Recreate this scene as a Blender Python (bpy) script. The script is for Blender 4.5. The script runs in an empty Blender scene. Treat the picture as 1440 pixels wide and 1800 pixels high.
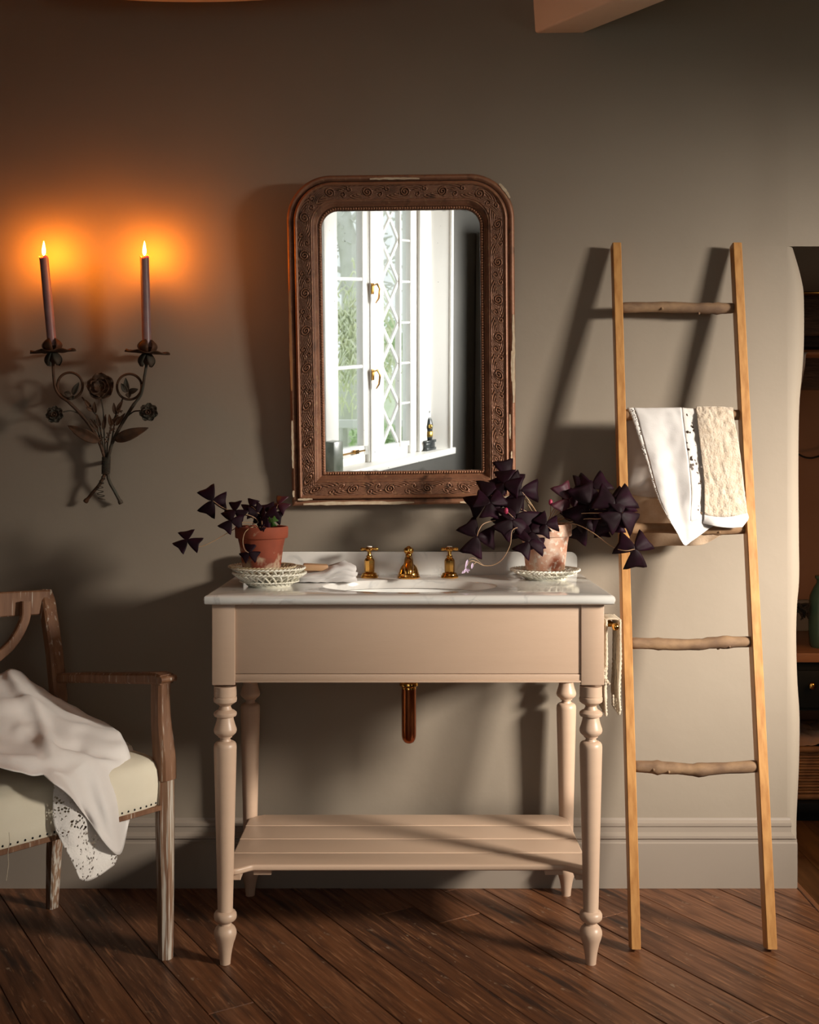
import bpy, bmesh, math, random
from mathutils import Vector, Matrix, noise
random.seed(7)
V = Vector
PI = math.pi
scene = bpy.context.scene
col = scene.collection

# ------------------------------------------------------------ camera, world, lights, exposure
F, CH, HZ = 2000.0, 1.225, 808.0          # focal length in px of the 1440x1800 frame, eye height, horizon row
cam_d = bpy.data.cameras.new('camera')
cam = bpy.data.objects.new('camera', cam_d)
col.objects.link(cam)
cam.location = (0, 0, CH)
cam.rotation_euler = (PI / 2, 0, 0)
cam_d.sensor_fit = 'VERTICAL'
cam_d.sensor_height = 36
cam_d.sensor_width = 36
cam_d.lens = 36 * F / 1800
cam_d.shift_y = -(900 - HZ) / 1800
cam_d.clip_start = 0.05
scene.camera = cam

world = bpy.data.worlds.new('overcast_sky')
scene.world = world
world.use_nodes = True
wn = world.node_tree.nodes
wn['Background'].inputs['Color'].default_value = (0.93, 0.97, 1.0, 1)
wn['Background'].inputs['Strength'].default_value = 1.35

vs = scene.view_settings
vs.view_transform = 'Standard'
vs.look = 'None'
vs.gamma = 1
vs.exposure = 0.0
vs.use_curve_mapping = False
scene.cycles.use_denoising = True
scene.cycles.max_bounces = 8
scene.cycles.sample_clamp_indirect = 6

def lamp(name, kind, loc, energy, color, target=None, **kw):
    d = bpy.data.lights.new(name, kind)
    d.energy = energy
    d.color = color
    for k, v in kw.items():
        setattr(d, k, v)
    o = bpy.data.objects.new(name, d)
    col.objects.link(o)
    o.location = loc
    if target is not None:
        o.rotation_euler = (V(target) - V(loc)).to_track_quat('-Z', 'Y').to_euler()
    return o
# daylight through the side window on the right of the room
lamp('side_window_daylight', 'AREA', (4.00, 0.45, 2.27), 112, (1.0, 0.91, 0.79), (1.10, 3.27, 0.70),
     shape='RECTANGLE', size=0.95, size_y=0.80, spread=math.radians(66))
# added unseen fill lamp on the window recess that the mirror shows
lamp('rear_fill', 'AREA', (3.10, -1.3, 1.6), 38, (1.0, 0.99, 0.96), (-.1, -.95, 1.4),
     shape='RECTANGLE', size=0.9, size_y=1.2, spread=math.radians(62))
# added warm lamp, unseen, brightening the small room beyond the opening
lamp('back_room_fill', 'POINT', (1.75, 3.85, 0.75), 3.4, (1.0, 0.50, 0.22), shadow_soft_size=0.10)

# ------------------------------------------------------------ helpers
def P(x, y, Y):
    """the world point seen at pixel (x, y) of the photograph at distance Y"""
    return V(((x - 720) / F * Y, Y, CH + (HZ - y) / F * Y))

WL = {}       # world location of every object origin

class G:
    """collects shapes in one bmesh, in world coordinates"""
    def __init__(s):
        s.b = bmesh.new()
    def box(s, c, d, bev=0.0, m=None, seg=2):
        r = bmesh.ops.create_cube(s.b, size=1.0)
        vv = r['verts']
        M = Matrix.Translation(V(c)) @ (m or Matrix()) @ Matrix.Diagonal((d[0], d[1], d[2], 1))
        bmesh.ops.transform(s.b, matrix=M, verts=vv)
        if bev:
            ee = list({e for v in vv for e in v.link_edges})
            bmesh.ops.bevel(s.b, geom=ee, offset=bev, segments=seg, affect='EDGES', profile=0.5)
        return s
    def ext(s, x0, x1, y0, y1, z0, z1, bev=0.0):
        return s.box(((x0+x1)/2, (y0+y1)/2, (z0+z1)/2), (abs(x1-x0), abs(y1-y0), abs(z1-z0)), bev)
    def hexa(s, pts, bev=0.0):
        """8 points: bottom ring of 4, top ring of 4"""
        v = [s.b.verts.new(p) for p in pts]
        fs = [(3,2,1,0), (4,5,6,7), (0,1,5,4), (1,2,6,5), (2,3,7,6), (3,0,4,7)]
        for f in fs:
            s.b.faces.new([v[i] for i in f])
        bmesh.ops.recalc_face_normals(s.b, faces=list({f for q in v for f in q.link_faces}))
        if bev:
            bmesh.ops.bevel(s.b, geom=list({e for q in v for e in q.link_edges}), offset=bev, segments=3, affect='EDGES', profile=0.5)
        return s
    def lathe(s, prof, o=(0, 0, 0), seg=32, m=None, cap=True, fn=None):
        """prof: list of (radius, height)"""
        M = Matrix.Translation(V(o)) @ (m or Matrix())
        rings = []
        for k, (r, z) in enumerate(prof):
            ring = []
            for i in range(seg):
                a = 2 * PI * i / seg
                q = V((r * math.cos(a), r * math.sin(a), z))
                if fn: q = fn(q, a, k)
                ring.append(s.b.verts.new(M @ q))
            rings.append(ring)
        for A, B in zip(rings, rings[1:]):
            for i in range(seg):
                j = (i + 1) % seg
                s.b.faces.new((A[i], A[j], B[j], B[i]))
        if cap:
            if prof[0][0] > 1e-5: s.b.faces.new(list(reversed(rings[0])))
            if prof[-1][0] > 1e-5: s.b.faces.new(rings[-1])
        return s
    def tube(s, pts, r, seg=10, closed=False, flat=1.0, fn=None):
        pts = [V(p) for p in pts]
        n = len(pts)
        R = r if isinstance(r, (list, tuple)) else [r] * n
        if len(R) != n:
            R = [R[min(len(R)-1, int(i * len(R) / n))] for i in range(n)]
        up = None
        rings = []
        for i, p in enumerate(pts):
            if closed: t = (pts[(i+1) % n] - pts[i-1])
            else: t = pts[min(i+1, n-1)] - pts[max(i-1, 0)]
            t.normalize()
            if up is None:
                up = V((0, 0, 1)) if abs(t.z) < .9 else V((0, 1, 0))
            x = t.cross(up); x.normalize()
            up = x.cross(t); up.normalize()
            ring = []
            for k in range(seg):
                a = 2 * PI * k / seg
                rr = R[i] * (fn(i / max(1, n-1), a) if fn else 1)
                ring.append(s.b.verts.new(p + x * math.cos(a) * rr + up * math.sin(a) * rr * flat))
            rings.append(ring)
        m = n if closed else n - 1
        for i in range(m):
            A, B = rings[i], rings[(i+1) % n]
            for k in range(seg):
                j = (k + 1) % seg
                s.b.faces.new((A[k], B[k], B[j], A[j]))
        if not closed:
            s.b.faces.new(rings[0]); s.b.faces.new(list(reversed(rings[-1])))
        return s
    def bar(s, pts, ws, side, ch=0.12):
        """rectangular (chamfered) section swept along pts; ws: (width along side, depth) per point"""
        pts = [V(p) for p in pts]
        n = len(pts)
        rings = []
        for i, p in enumerate(pts):
            t = (pts[min(i+1, n-1)] - pts[max(i-1, 0)]).normalized()
            S = V(side); S = (S - t * S.dot(t)).normalized()
            N = t.cross(S)
            w, d = (ws[i] if isinstance(ws, list) else ws)
            w /= 2; d /= 2
            c = min(w, d) * ch * 2
            q = [(w-c, -d), (w, -d+c), (w, d-c), (w-c, d), (-w+c, d), (-w, d-c), (-w, -d+c), (-w+c, -d)]
            rings.append([s.b.verts.new(p + S * a + N * b) for a, b in q])
        for A, B in zip(rings, rings[1:]):
            for k in range(8):
                j = (k + 1) % 8
                s.b.faces.new((A[k], A[j], B[j], B[k]))
        s.b.faces.new(list(reversed(rings[0]))); s.b.faces.new(rings[-1])
        return s
    def ball(s, c, r, sc=(1, 1, 1), u=12, v=8, m=None):
        M = Matrix.Translation(V(c)) @ (m or Matrix()) @ Matrix.Diagonal((r*sc[0], r*sc[1], r*sc[2], 1))
        bmesh.ops.create_uvsphere(s.b, u_segments=u, v_segments=v, radius=1, matrix=M)
        return s
    def grid(s, rows, closed_u=False, closed_v=False):
        vv = [[s.b.verts.new(p) for p in r] for r in rows]
        nr, nc = len(vv), len(vv[0])
        for i in range(nr if closed_v else nr - 1):
            for j in range(nc if closed_u else nc - 1):
                s.b.faces.new((vv[i][j], vv[i][(j+1) % nc], vv[(i+1) % nr][(j+1) % nc], vv[(i+1) % nr][j]))
        return s
    def out(s, name, mat, parent=None, smooth=None, fix=True, thick=0, ico=None):
        b = s.b
        if thick:
            b.normal_update()
        if fix: bmesh.ops.recalc_face_normals(b, faces=b.faces)
        me = bpy.data.meshes.new(name)
        xs = [v.co.x for v in b.verts]; ys = [v.co.y for v in b.verts]; zs = [v.co.z for v in b.verts]
        base = V(((min(xs)+max(xs))/2, (min(ys)+max(ys))/2, min(zs)))
        for v in b.verts: v.co -= base
        b.to_mesh(me); b.free()
        o = bpy.data.objects.new(name, me)
        col.objects.link(o)
        WL[o] = base
        if parent:
            o.parent = parent
            o.location = base - WL[parent]
        else:
            o.location = base
        me.materials.append(mat)
        if smooth is not None:
            me.shade_smooth() if smooth is True else None
            if smooth is not True:
                me.shade_smooth()
                try: me.set_sharp_from_angle(angle=math.radians(smooth))
                except Exception: pass
        if thick:
            m = o.modifiers.new('thick', 'SOLIDIFY'); m.thickness = thick; m.offset = 0
        return o

def tag(o, label=None, cat=None, group=None, kind=None):
    if label: o['label'] = label
    if cat: o['category'] = cat
    if group: o['group'] = group
    if kind: o['kind'] = kind
    return o
def thing(name, loc, label, cat, group=None):
    o = bpy.data.objects.new(name, None)
    col.objects.link(o)
    o.empty_display_size = 0.05
    o.location = loc
    WL[o] = V(loc)
    return tag(o, label, cat, group)
def copy_thing(o, delta, label, rot=None):
    r = o.copy(); col.objects.link(r); r.location = V(o.location) + V(delta); WL[r] = V(r.location)
    r['label'] = label
    if rot: r.rotation_euler = rot
    for ch in list(o.children):
        c = ch.copy(); col.objects.link(c); c.parent = r; WL[c] = WL[r] + c.location
        for g in ch.children:
            d = g.copy(); col.objects.link(d); d.parent = c
    return r
def cr(p0, p1, p2, p3, t):
    t2, t3 = t*t, t*t*t
    return 0.5*((2*p1) + (p2-p0)*t + (2*p0-5*p1+4*p2-p3)*t2 + (3*p1-p0-3*p2+p3)*t3)
def spline(pts, n):
    """Catmull-Rom through pts, n samples per span"""
    pts = [V(p) for p in pts]
    out = []
    for i in range(len(pts)-1):
        a = pts[i-1] if i else pts[0]*2 - pts[1]
        d = pts[i+2] if i+2 < len(pts) else pts[-1]*2 - pts[-2]
        for k in range(n):
            out.append(cr(a, pts[i], pts[i+1], d, k/n))
    out.append(pts[-1])
    return out
def patch(rows, nu=6, nv=6):
    """smooth surface through a grid of control points"""
    R = [spline(r, nu) for r in rows]
    C = [spline([R[i][j] for i in range(len(R))], nv) for j in range(len(R[0]))]
    return [[C[j][i] for j in range(len(C))] for i in range(len(C[0]))]
def cloth_rows(rows, nu=8, nv=8, amp=0.004, sc=18, seed=0, axis=V((0, -1, 0.3))):
    g = patch([[P(*q) for q in r] for r in rows], nu, nv)
    for i, r in enumerate(g):
        for j, p in enumerate(r):
            k = noise.fractal(p * sc + V((seed, 0, 0)), 1.0, 2.0, 3)
            r[j] = p + axis * k * amp
    return g
def smooth01(t):
    t = max(0.0, min(1.0, t)); return t*t*(3-2*t)

# ------------------------------------------------------------ materials
MATS = {}
def mat(name, c1, c2=None, rough=0.6, metal=0.0, scale=5.0, stretch=(1, 1, 1), detail=6, mixlo=0.35, mixhi=0.65,
        bump=0.0, bscale=None, coat=0.0, sheen=0.0, sss=0.0, spec=0.5, dist=0.002, rough2=None):
    m = bpy.data.materials.new(name)
    m.use_nodes = True
    nt = m.node_tree; N = nt.nodes; L = nt.links
    b = N['Principled BSDF']
    b.inputs['Roughness'].default_value = rough
    b.inputs['Metallic'].default_value = metal
    b.inputs['Base Color'].default_value = (*c1, 1)
    b.inputs['Coat Weight'].default_value = coat
    b.inputs['Coat Roughness'].default_value = 0.1
    b.inputs['Sheen Weight'].default_value = sheen
    b.inputs['Specular IOR Level'].default_value = spec
    if sss:
        b.inputs['Subsurface Weight'].default_value = sss
        b.inputs['Subsurface Scale'].default_value = 0.01
    tc = N.new('ShaderNodeTexCoord')
    mp = N.new('ShaderNodeMapping'); mp.inputs['Scale'].default_value = stretch
    L.new(tc.outputs['Object'], mp.inputs['Vector'])
    if c2 is not None:
        no = N.new('ShaderNodeTexNoise'); no.inputs['Scale'].default_value = scale; no.inputs['Detail'].default_value = detail
        L.new(mp.outputs['Vector'], no.inputs['Vector'])
        mr = N.new('ShaderNodeMapRange'); mr.inputs['From Min'].default_value = mixlo; mr.inputs['From Max'].default_value = mixhi
        L.new(no.outputs['Fac'], mr.inputs['Value'])
        mx = N.new('ShaderNodeMix'); mx.data_type = 'RGBA'
        mx.inputs['A'].default_value = (*c1, 1); mx.inputs['B'].default_value = (*c2, 1)
        L.new(mr.outputs['Result'], mx.inputs['Factor'])
        L.new(mx.outputs['Result'], b.inputs['Base Color'])
        m['_mix'] = mx.name
        if rough2 is not None:
            r2 = N.new('ShaderNodeMapRange'); r2.inputs['To Min'].default_value = rough; r2.inputs['To Max'].default_value = rough2
            L.new(mr.outputs['Result'], r2.inputs['Value']); L.new(r2.outputs['Result'], b.inputs['Roughness'])
    if bump:
        nb = N.new('ShaderNodeTexNoise'); nb.inputs['Scale'].default_value = bscale or scale * 4; nb.inputs['Detail'].default_value = 5
        L.new(mp.outputs['Vector'], nb.inputs['Vector'])
        bp = N.new('ShaderNodeBump'); bp.inputs['Strength'].default_value = bump; bp.inputs['Distance'].default_value = dist
        L.new(nb.outputs['Fac'], bp.inputs['Height']); L.new(bp.outputs['Normal'], b.inputs['Normal'])
    MATS[name] = m
    return m
def overlay(m, color, scale, lo, hi, stretch=(1, 1, 1), vor=False, detail=8, zmask=None):
    """a further layer of colour over a material, where a noise is high"""
    nt = m.node_tree; N = nt.nodes; L = nt.links
    b = N['Principled BSDF']
    tc = N.new('ShaderNodeTexCoord'); mp = N.new('ShaderNodeMapping'); mp.inputs['Scale'].default_value = stretch
    L.new(tc.outputs['Object'], mp.inputs['Vector'])
    no = N.new('ShaderNodeTexNoise'); no.inputs['Scale'].default_value = scale; no.inputs['Detail'].default_value = detail
    L.new(mp.outputs['Vector'], no.inputs['Vector'])
    src = no.outputs['Fac']
    if zmask:
        sx = N.new('ShaderNodeSeparateXYZ'); L.new(tc.outputs['Object'], sx.inputs[0])
        zr = N.new('ShaderNodeMapRange'); zr.inputs['From Min'].default_value = zmask[0]; zr.inputs['From Max'].default_value = zmask[1]
        zr.inputs['To Min'].default_value = zmask[2]; zr.inputs['To Max'].default_value = zmask[3]
        L.new(sx.outputs['Z'], zr.inputs['Value'])
        ad = N.new('ShaderNodeMath'); ad.operation = 'ADD'; L.new(src, ad.inputs[0]); L.new(zr.outputs['Result'], ad.inputs[1])
        src = ad.outputs[0]
    mr = N.new('ShaderNodeMapRange'); mr.inputs['From Min'].default_value = lo; mr.inputs['From Max'].default_value = hi
    L.new(src, mr.inputs['Value'])
    mx = N.new('ShaderNodeMix'); mx.data_type = 'RGBA'; mx.inputs['B'].default_value = (*color, 1)
    if b.inputs['Base Color'].is_linked:
        L.new(b.inputs['Base Color'].links[0].from_socket, mx.inputs['A'])
    else:
        mx.inputs['A'].default_value = b.inputs['Base Color'].default_value
    L.new(mr.outputs['Result'], mx.inputs['Factor'])
    L.new(mx.outputs['Result'], b.inputs['Base Color'])
    return m

M_wall = mat('taupe_limewash', (0.240, 0.198, 0.152), (0.266, 0.221, 0.172), 0.75, scale=1.3, bump=0.35, bscale=14, dist=0.004)
M_skirt = mat('taupe_gloss_paint', (0.262, 0.218, 0.178), (0.278, 0.232, 0.190), 0.45, scale=3, bump=0.1, bscale=30)
M_ceil = mat('ceiling_plaster', (0.84, 0.68, 0.53), (0.90, 0.74, 0.58), 0.85, scale=3, bump=0.5, bscale=18, dist=0.004)
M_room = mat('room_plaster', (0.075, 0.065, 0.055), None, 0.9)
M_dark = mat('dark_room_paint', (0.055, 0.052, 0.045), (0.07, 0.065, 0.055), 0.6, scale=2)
M_white = mat('white_window_paint', (0.86, 0.86, 0.83), None, 0.4)
M_van = mat('dusty_pink_paint', (0.56, 0.395, 0.285), (0.575, 0.408, 0.295), 0.38, scale=4, bump=0.06, stretch=(2, 2, 14), bscale=40)
M_brass = mat('aged_brass', (0.72, 0.42, 0.11), (0.60, 0.31, 0.07), 0.16, 1.0, scale=20)
M_copper = mat('copper', (0.52, 0.17, 0.06), (0.30, 0.08, 0.03), 0.22, 1.0, scale=30, stretch=(1, 1, .4))
M_white_cer = mat('white_ceramic', (0.86, 0.86, 0.83), None, 0.12, coat=0.5)
M_cream_cer = mat('cream_lattice_ceramic', (0.88, 0.86, 0.76), (0.80, 0.76, 0.62), 0.25, scale=40, coat=0.3)
M_brown_cer = mat('browned_lattice_ceramic', (0.42, 0.30, 0.16), (0.62, 0.52, 0.36), 0.3, scale=30, coat=0.3)
M_terra = mat('orange_terracotta', (0.31, 0.064, 0.026), (0.20, 0.040, 0.018), 0.8, scale=14, bump=0.3, bscale=90, dist=.001)
overlay(M_terra, (0.10, 0.030, 0.016), 16, 0.60, 0.75)
overlay(M_terra, (0.50, 0.36, 0.24), 38, 0.56, 0.72, zmask=(0.0, 0.095, 0.17, -0.12))
M_terra2 = mat('salted_terracotta', (0.50, 0.24, 0.15), (0.62, 0.44, 0.34), 0.85, scale=22, bump=0.4, bscale=90, dist=.001)
overlay(M_terra2, (0.36, 0.11, 0.055), 13, 0.54, 0.64)
overlay(M_terra2, (0.66, 0.56, 0.47), 75, 0.54, 0.64)
overlay(M_terra2, (0.22, 0.12, 0.06), 30, 0.60, 0.72, zmask=(0.0, 0.04, 0.10, -0.2))
M_soil = mat('potting_soil', (0.030, 0.020, 0.014), (0.06, 0.04, 0.03), 0.95, scale=80, bump=1, bscale=120, dist=.004)
M_leaf = mat('purple_oxalis_leaf', (0.0095, 0.0032, 0.0052), (0.026, 0.0045, 0.015), 0.55, scale=14, spec=.10, mixlo=.45, mixhi=.7)
M_leafred = mat('reddish_oxalis_leaf', (0.075, 0.010, 0.018), (0.040, 0.008, 0.020), 0.45, scale=25)
M_leafgreen = mat('green_leaf', (0.05, 0.12, 0.02), None, 0.5)
M_stem = mat('pale_stem', (0.42, 0.28, 0.15), (0.30, 0.15, 0.09), 0.5, scale=20)
M_bud = mat('magenta_bud', (0.35, 0.02, 0.07), None, 0.5)
M_flower = mat('lilac_flower', (0.66, 0.50, 0.70), None, 0.6)
M_ladder = mat('honey_pine', (0.50, 0.255, 0.082), (0.37, 0.165, 0.046), 0.42, scale=5, stretch=(16, 16, 1.2), bump=0.15, bscale=9)
M_bark = mat('brown_bark', (0.17, 0.085, 0.040), (0.26, 0.155, 0.08), 0.85, scale=30, stretch=(.6, 1, 1), bump=0.9, bscale=60, dist=.003)
M_bark2 = mat('silver_brown_bark', (0.27, 0.165, 0.088), (0.13, 0.072, 0.040), 0.8, scale=28, stretch=(.5, 1, 1), bump=0.7, bscale=60, dist=.003)
M_linen = mat('white_linen', (0.66, 0.635, 0.625), (0.60, 0.575, 0.56), 0.9, scale=6, bump=0.5, bscale=420, dist=.0006, sheen=.2)
M_crumple = mat('crumpled_linen', (0.88, 0.84, 0.80), (0.80, 0.755, 0.72), 0.9, scale=5, bump=0.5, bscale=22, dist=.003, sheen=.2)
M_terry = mat('cream_terry', (0.50, 0.40, 0.30), (0.60, 0.51, 0.41), 0.95, scale=60, bump=1.0, bscale=200, dist=.003, sheen=.3)
M_tan = mat('tan_gauze', (0.50, 0.36, 0.24), (0.56, 0.42, 0.30), 0.9, scale=40, bump=.4, bscale=200)
M_cream = mat('cream_calico', (0.82, 0.76, 0.61), (0.76, 0.69, 0.54), 0.9, scale=8, bump=0.2, bscale=300, dist=.0006)
M_chair = mat('limed_oak', (0.145, 0.060, 0.026), (0.225, 0.108, 0.052), 0.6, scale=6, stretch=(9, 9, 1), bump=0.4, bscale=14, dist=.002)
overlay(M_chair, (0.50, 0.44, 0.36), 9, 0.60, 0.70, stretch=(16, 16, .9))
M_chairleg = mat('worn_limed_oak', (0.28, 0.18, 0.11), (0.20, 0.095, 0.05), 0.7, scale=6, stretch=(10, 10, .8), bump=0.6, bscale=16, dist=.002)
overlay(M_chairleg, (0.52, 0.47, 0.40), 8, 0.47, 0.60, stretch=(22, 22, .8))
M_rust = mat('rusted_iron', (0.060, 0.034, 0.020), (0.115, 0.050, 0.022), 0.7, 0.4, scale=30, bump=0.6, bscale=80, dist=.001)
M_verdi = mat('verdigris_iron', (0.060, 0.060, 0.045), (0.065, 0.038, 0.022), 0.7, 0.4, scale=22, bump=0.6, bscale=80, dist=.001)
M_wax = mat('mauve_candle_wax', (0.30, 0.175, 0.17), (0.24, 0.14, 0.145), 0.4, scale=40, sss=0.25)
M_wick = mat('charred_wick', (0.01, 0.01, 0.01), None, 0.9)
M_soap = mat('tan_soap', (0.52, 0.32, 0.17), (0.46, 0.27, 0.14), 0.5, scale=20, sss=.1)
M_cord = mat('cream_cord', (0.62, 0.54, 0.42), (0.52, 0.43, 0.32), 0.9, scale=60, bump=.8, bscale=200)
M_navy = mat('ink_blue_paint', (0.007, 0.0085, 0.009), (0.009, 0.011, 0.012), 0.55, scale=5, spec=.2)
M_top = mat('waxed_wood_top', (0.34, 0.15, 0.065), (0.26, 0.11, 0.05), 0.35, scale=6, stretch=(1, 8, 8))
M_oldbeam = mat('smoked_beam', (0.075, 0.042, 0.028), (0.035, 0.020, 0.014), 0.8, scale=14, stretch=(1, 4, 6), bump=1, bscale=20, dist=.006)
M_terrawall = mat('ochre_room_wall', (0.36, 0.19, 0.11), (0.32, 0.165, 0.095), 0.85, scale=5, bump=.4)
M_tile = mat('grey_wall_tile', (0.20, 0.185, 0.16), (0.17, 0.155, 0.135), 0.5, scale=6)
M_wicker = mat('wicker', (0.22, 0.095, 0.035), (0.34, 0.16, 0.06), 0.6, scale=20)
M_throw2 = mat('peach_wool', (0.60, 0.34, 0.20), (0.42, 0.30, 0.25), 0.9, scale=12)
M_jar = mat('green_glass_jar', (0.05, 0.11, 0.08), (0.08, 0.13, 0.08), 0.08, scale=8, coat=.5)
M_twig = mat('black_twig', (0.012, 0.010, 0.008), None, 0.8)
M_bronze = mat('statuette_black', (0.015, 0.02, 0.024), (0.05, 0.06, 0.06), 0.25, scale=30)
M_gold = mat('statuette_gold', (0.70, 0.48, 0.12), None, 0.3, 1.0)
M_tree = mat('pale_bark', (0.74, 0.74, 0.70), (0.66, 0.66, 0.60), 0.9, scale=6)  # garden colours lightened to stand for the glare of overexposed outdoors
M_willow = mat('willow_yellow', (0.90, 0.92, 0.66), (0.82, 0.86, 0.68), 0.8, scale=8)
M_shrub = mat('shrub_green', (0.52, 0.68, 0.36), (0.62, 0.76, 0.48), 0.8, scale=8)
M_lawn = mat('lawn', (0.66, 0.76, 0.52), (0.72, 0.78, 0.58), 0.9, scale=1)
M_stone = mat('pale_garden_wall', (0.70, 0.70, 0.64), (0.62, 0.62, 0.56), 0.8, scale=3)
M_gesso = mat('bare_gesso', (0.66, 0.55, 0.40), (0.56, 0.42, 0.28), 0.9, scale=60, bump=.5, bscale=90, dist=.001)
M_oakbare = mat('bare_orange_wood', (0.44, 0.19, 0.06), (0.34, 0.14, 0.05), 0.7, scale=30)

# frame: bronzed red-brown with gold rubbed through and dark in places
M_frame = mat('bronzed_red_gilt', (0.200, 0.088, 0.050), (0.290, 0.132, 0.074), 0.46, 0.25, scale=22, bump=0.6, bscale=190, dist=.0009)
overlay(M_frame, (0.34, 0.19, 0.095), 110, 0.58, 0.70)
overlay(M_frame, (0.045, 0.024, 0.016), 26, 0.58, 0.75)
def shaded_worn_relief(m, lo, hi, dark, light):
    """painted shade and dirt in hollows, bronze rubbed bright on the crests of the carving"""
    nt = m.node_tree; N = nt.nodes; L = nt.links; b = N['Principled BSDF']
    ge = N.new('ShaderNodeNewGeometry')
    for col_, a0, a1 in ((dark, .5, lo), (light, .5, hi)):
        mr = N.new('ShaderNodeMapRange'); mr.inputs['From Min'].default_value = a0 + (a1-a0)*.15; mr.inputs['From Max'].default_value = a1
        mr.inputs['To Max'].default_value = .85
        L.new(ge.outputs['Pointiness'], mr.inputs['Value'])
        mx = N.new('ShaderNodeMix'); mx.data_type = 'RGBA'; mx.inputs['B'].default_value = (*col_, 1)
        L.new(b.inputs['Base Color'].links[0].from_socket, mx.inputs['A']); L.new(mr.outputs['Result'], mx.inputs['Factor'])
        L.new(mx.outputs['Result'], b.inputs['Base Color'])
shaded_worn_relief(M_frame, .42, .59, (0.028, 0.013, 0.009), (0.34, 0.155, 0.08))  # darkens hollows like shade to give the carving contrast
M_frameside = mat('dark_frame_side', (0.060, 0.035, 0.024), (0.12, 0.05, 0.03), 0.6, scale=30, bump=.4, bscale=60)

def marble():
    m = mat('carrara_marble', (0.78, 0.76, 0.72), (0.70, 0.69, 0.66), 0.10, scale=4, coat=0.25, mixlo=.3, mixhi=.75)
    nt = m.node_tree; N = nt.nodes; L = nt.links; b = N['Principled BSDF']
    tc = N.new('ShaderNodeTexCoord')
    n1 = N.new('ShaderNodeTexNoise'); n1.inputs['Scale'].default_value = 5; n1.inputs['Detail'].default_value = 8; n1.inputs['Distortion'].default_value = 1.4
    L.new(tc.outputs['Object'], n1.inputs['Vector'])
    a = N.new('ShaderNodeMath'); a.operation = 'SUBTRACT'; a.inputs[1].default_value = 0.5; L.new(n1.outputs['Fac'], a.inputs[0])
    c = N.new('ShaderNodeMath'); c.operation = 'ABSOLUTE'; L.new(a.outputs[0], c.inputs[0])
    mr = N.new('ShaderNodeMapRange'); mr.inputs['From Min'].default_value = 0.0; mr.inputs['From Max'].default_value = 0.028
    mr.inputs['To Min'].default_value = 1; mr.inputs['To Max'].default_value = 0
    L.new(c.outputs[0], mr.inputs['Value'])
    n2 = N.new('ShaderNodeTexNoise'); n2.inputs['Scale'].default_value = 9; L.new(tc.outputs['Object'], n2.inputs['Vector'])
    m2 = N.new('ShaderNodeMapRange'); m2.inputs['From Min'].default_value = 0.48; m2.inputs['From Max'].default_value = 0.70
    m2.inputs['To Max'].default_value = 0.45
    L.new(n2.outputs['Fac'], m2.inputs['Value'])
    mu = N.new('ShaderNodeMath'); mu.operation = 'MULTIPLY'; L.new(mr.outputs[0], mu.inputs[0]); L.new(m2.outputs[0], mu.inputs[1])
    mx = N.new('ShaderNodeMix'); mx.data_type = 'RGBA'; mx.inputs['B'].default_value = (0.26, 0.27, 0.28, 1)
    L.new(b.inputs['Base Color'].links[0].from_socket, mx.inputs['A']); L.new(mu.outputs[0], mx.inputs['Factor'])
    L.new(mx.outputs['Result'], b.inputs['Base Color'])
    return m
M_marble = marble()

def holes(name, c, scale, thr, kind='voronoi', sheer=0.0):
    """cotton lace: cloth with real see-through holes"""
    m = mat(name, c, None, 0.9, bump=.5, bscale=220)
    nt = m.node_tree; N = nt.nodes; L = nt.links; b = N['Principled BSDF']
    tc = N.new('ShaderNodeTexCoord')
    v = N.new('ShaderNodeTexVoronoi'); v.inputs['Scale'].default_value = scale
    L.new(tc.outputs['Object'], v.inputs['Vector'])
    n = N.new('ShaderNodeTexNoise'); n.inputs['Scale'].default_value = scale * .28; L.new(tc.outputs['Object'], n.inputs['Vector'])
    q = N.new('ShaderNodeMath'); q.operation = 'GREATER_THAN'; q.inputs[1].default_value = 0.50; L.new(n.outputs['Fac'], q.inputs[0])
    lt = N.new('ShaderNodeMath'); lt.operation = 'LESS_THAN'; lt.inputs[1].default_value = thr; L.new(v.outputs['Distance'], lt.inputs[0])
    mu = N.new('ShaderNodeMath'); mu.operation = 'MULTIPLY'; L.new(lt.outputs[0], mu.inputs[0]); L.new(q.outputs[0], mu.inputs[1])
    mxv = N.new('ShaderNodeMath'); mxv.operation = 'MAXIMUM'; mxv.inputs[1].default_value = sheer; L.new(mu.outputs[0], mxv.inputs[0])
    iv = N.new('ShaderNodeMath'); iv.operation = 'SUBTRACT'; iv.inputs[0].default_value = 1; L.new(mxv.outputs[0], iv.inputs[1])
    L.new(iv.outputs[0], b.inputs['Alpha'])
    return m
M_lace = holes('cotton_lace', (0.86, 0.82, 0.77), 150, 0.42)
M_lace2 = holes('ladder_lace', (0.64, 0.61, 0.58), 85, 0.36)
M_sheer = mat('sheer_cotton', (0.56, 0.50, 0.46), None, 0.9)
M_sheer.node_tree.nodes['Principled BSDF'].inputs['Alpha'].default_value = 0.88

def emis(name, c, s):
    m = bpy.data.materials.new(name); m.use_nodes = True
    N = m.node_tree.nodes; N.remove(N['Principled BSDF'])
    e = N.new('ShaderNodeEmission'); e.inputs[0].default_value = (*c, 1); e.inputs[1].default_value = s
    m.node_tree.links.new(e.outputs[0], N['Material Output'].inputs[0])
    return m
M_flame = emis('candle_flame', (1.0, 0.25, 0.014), 1150)

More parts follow.
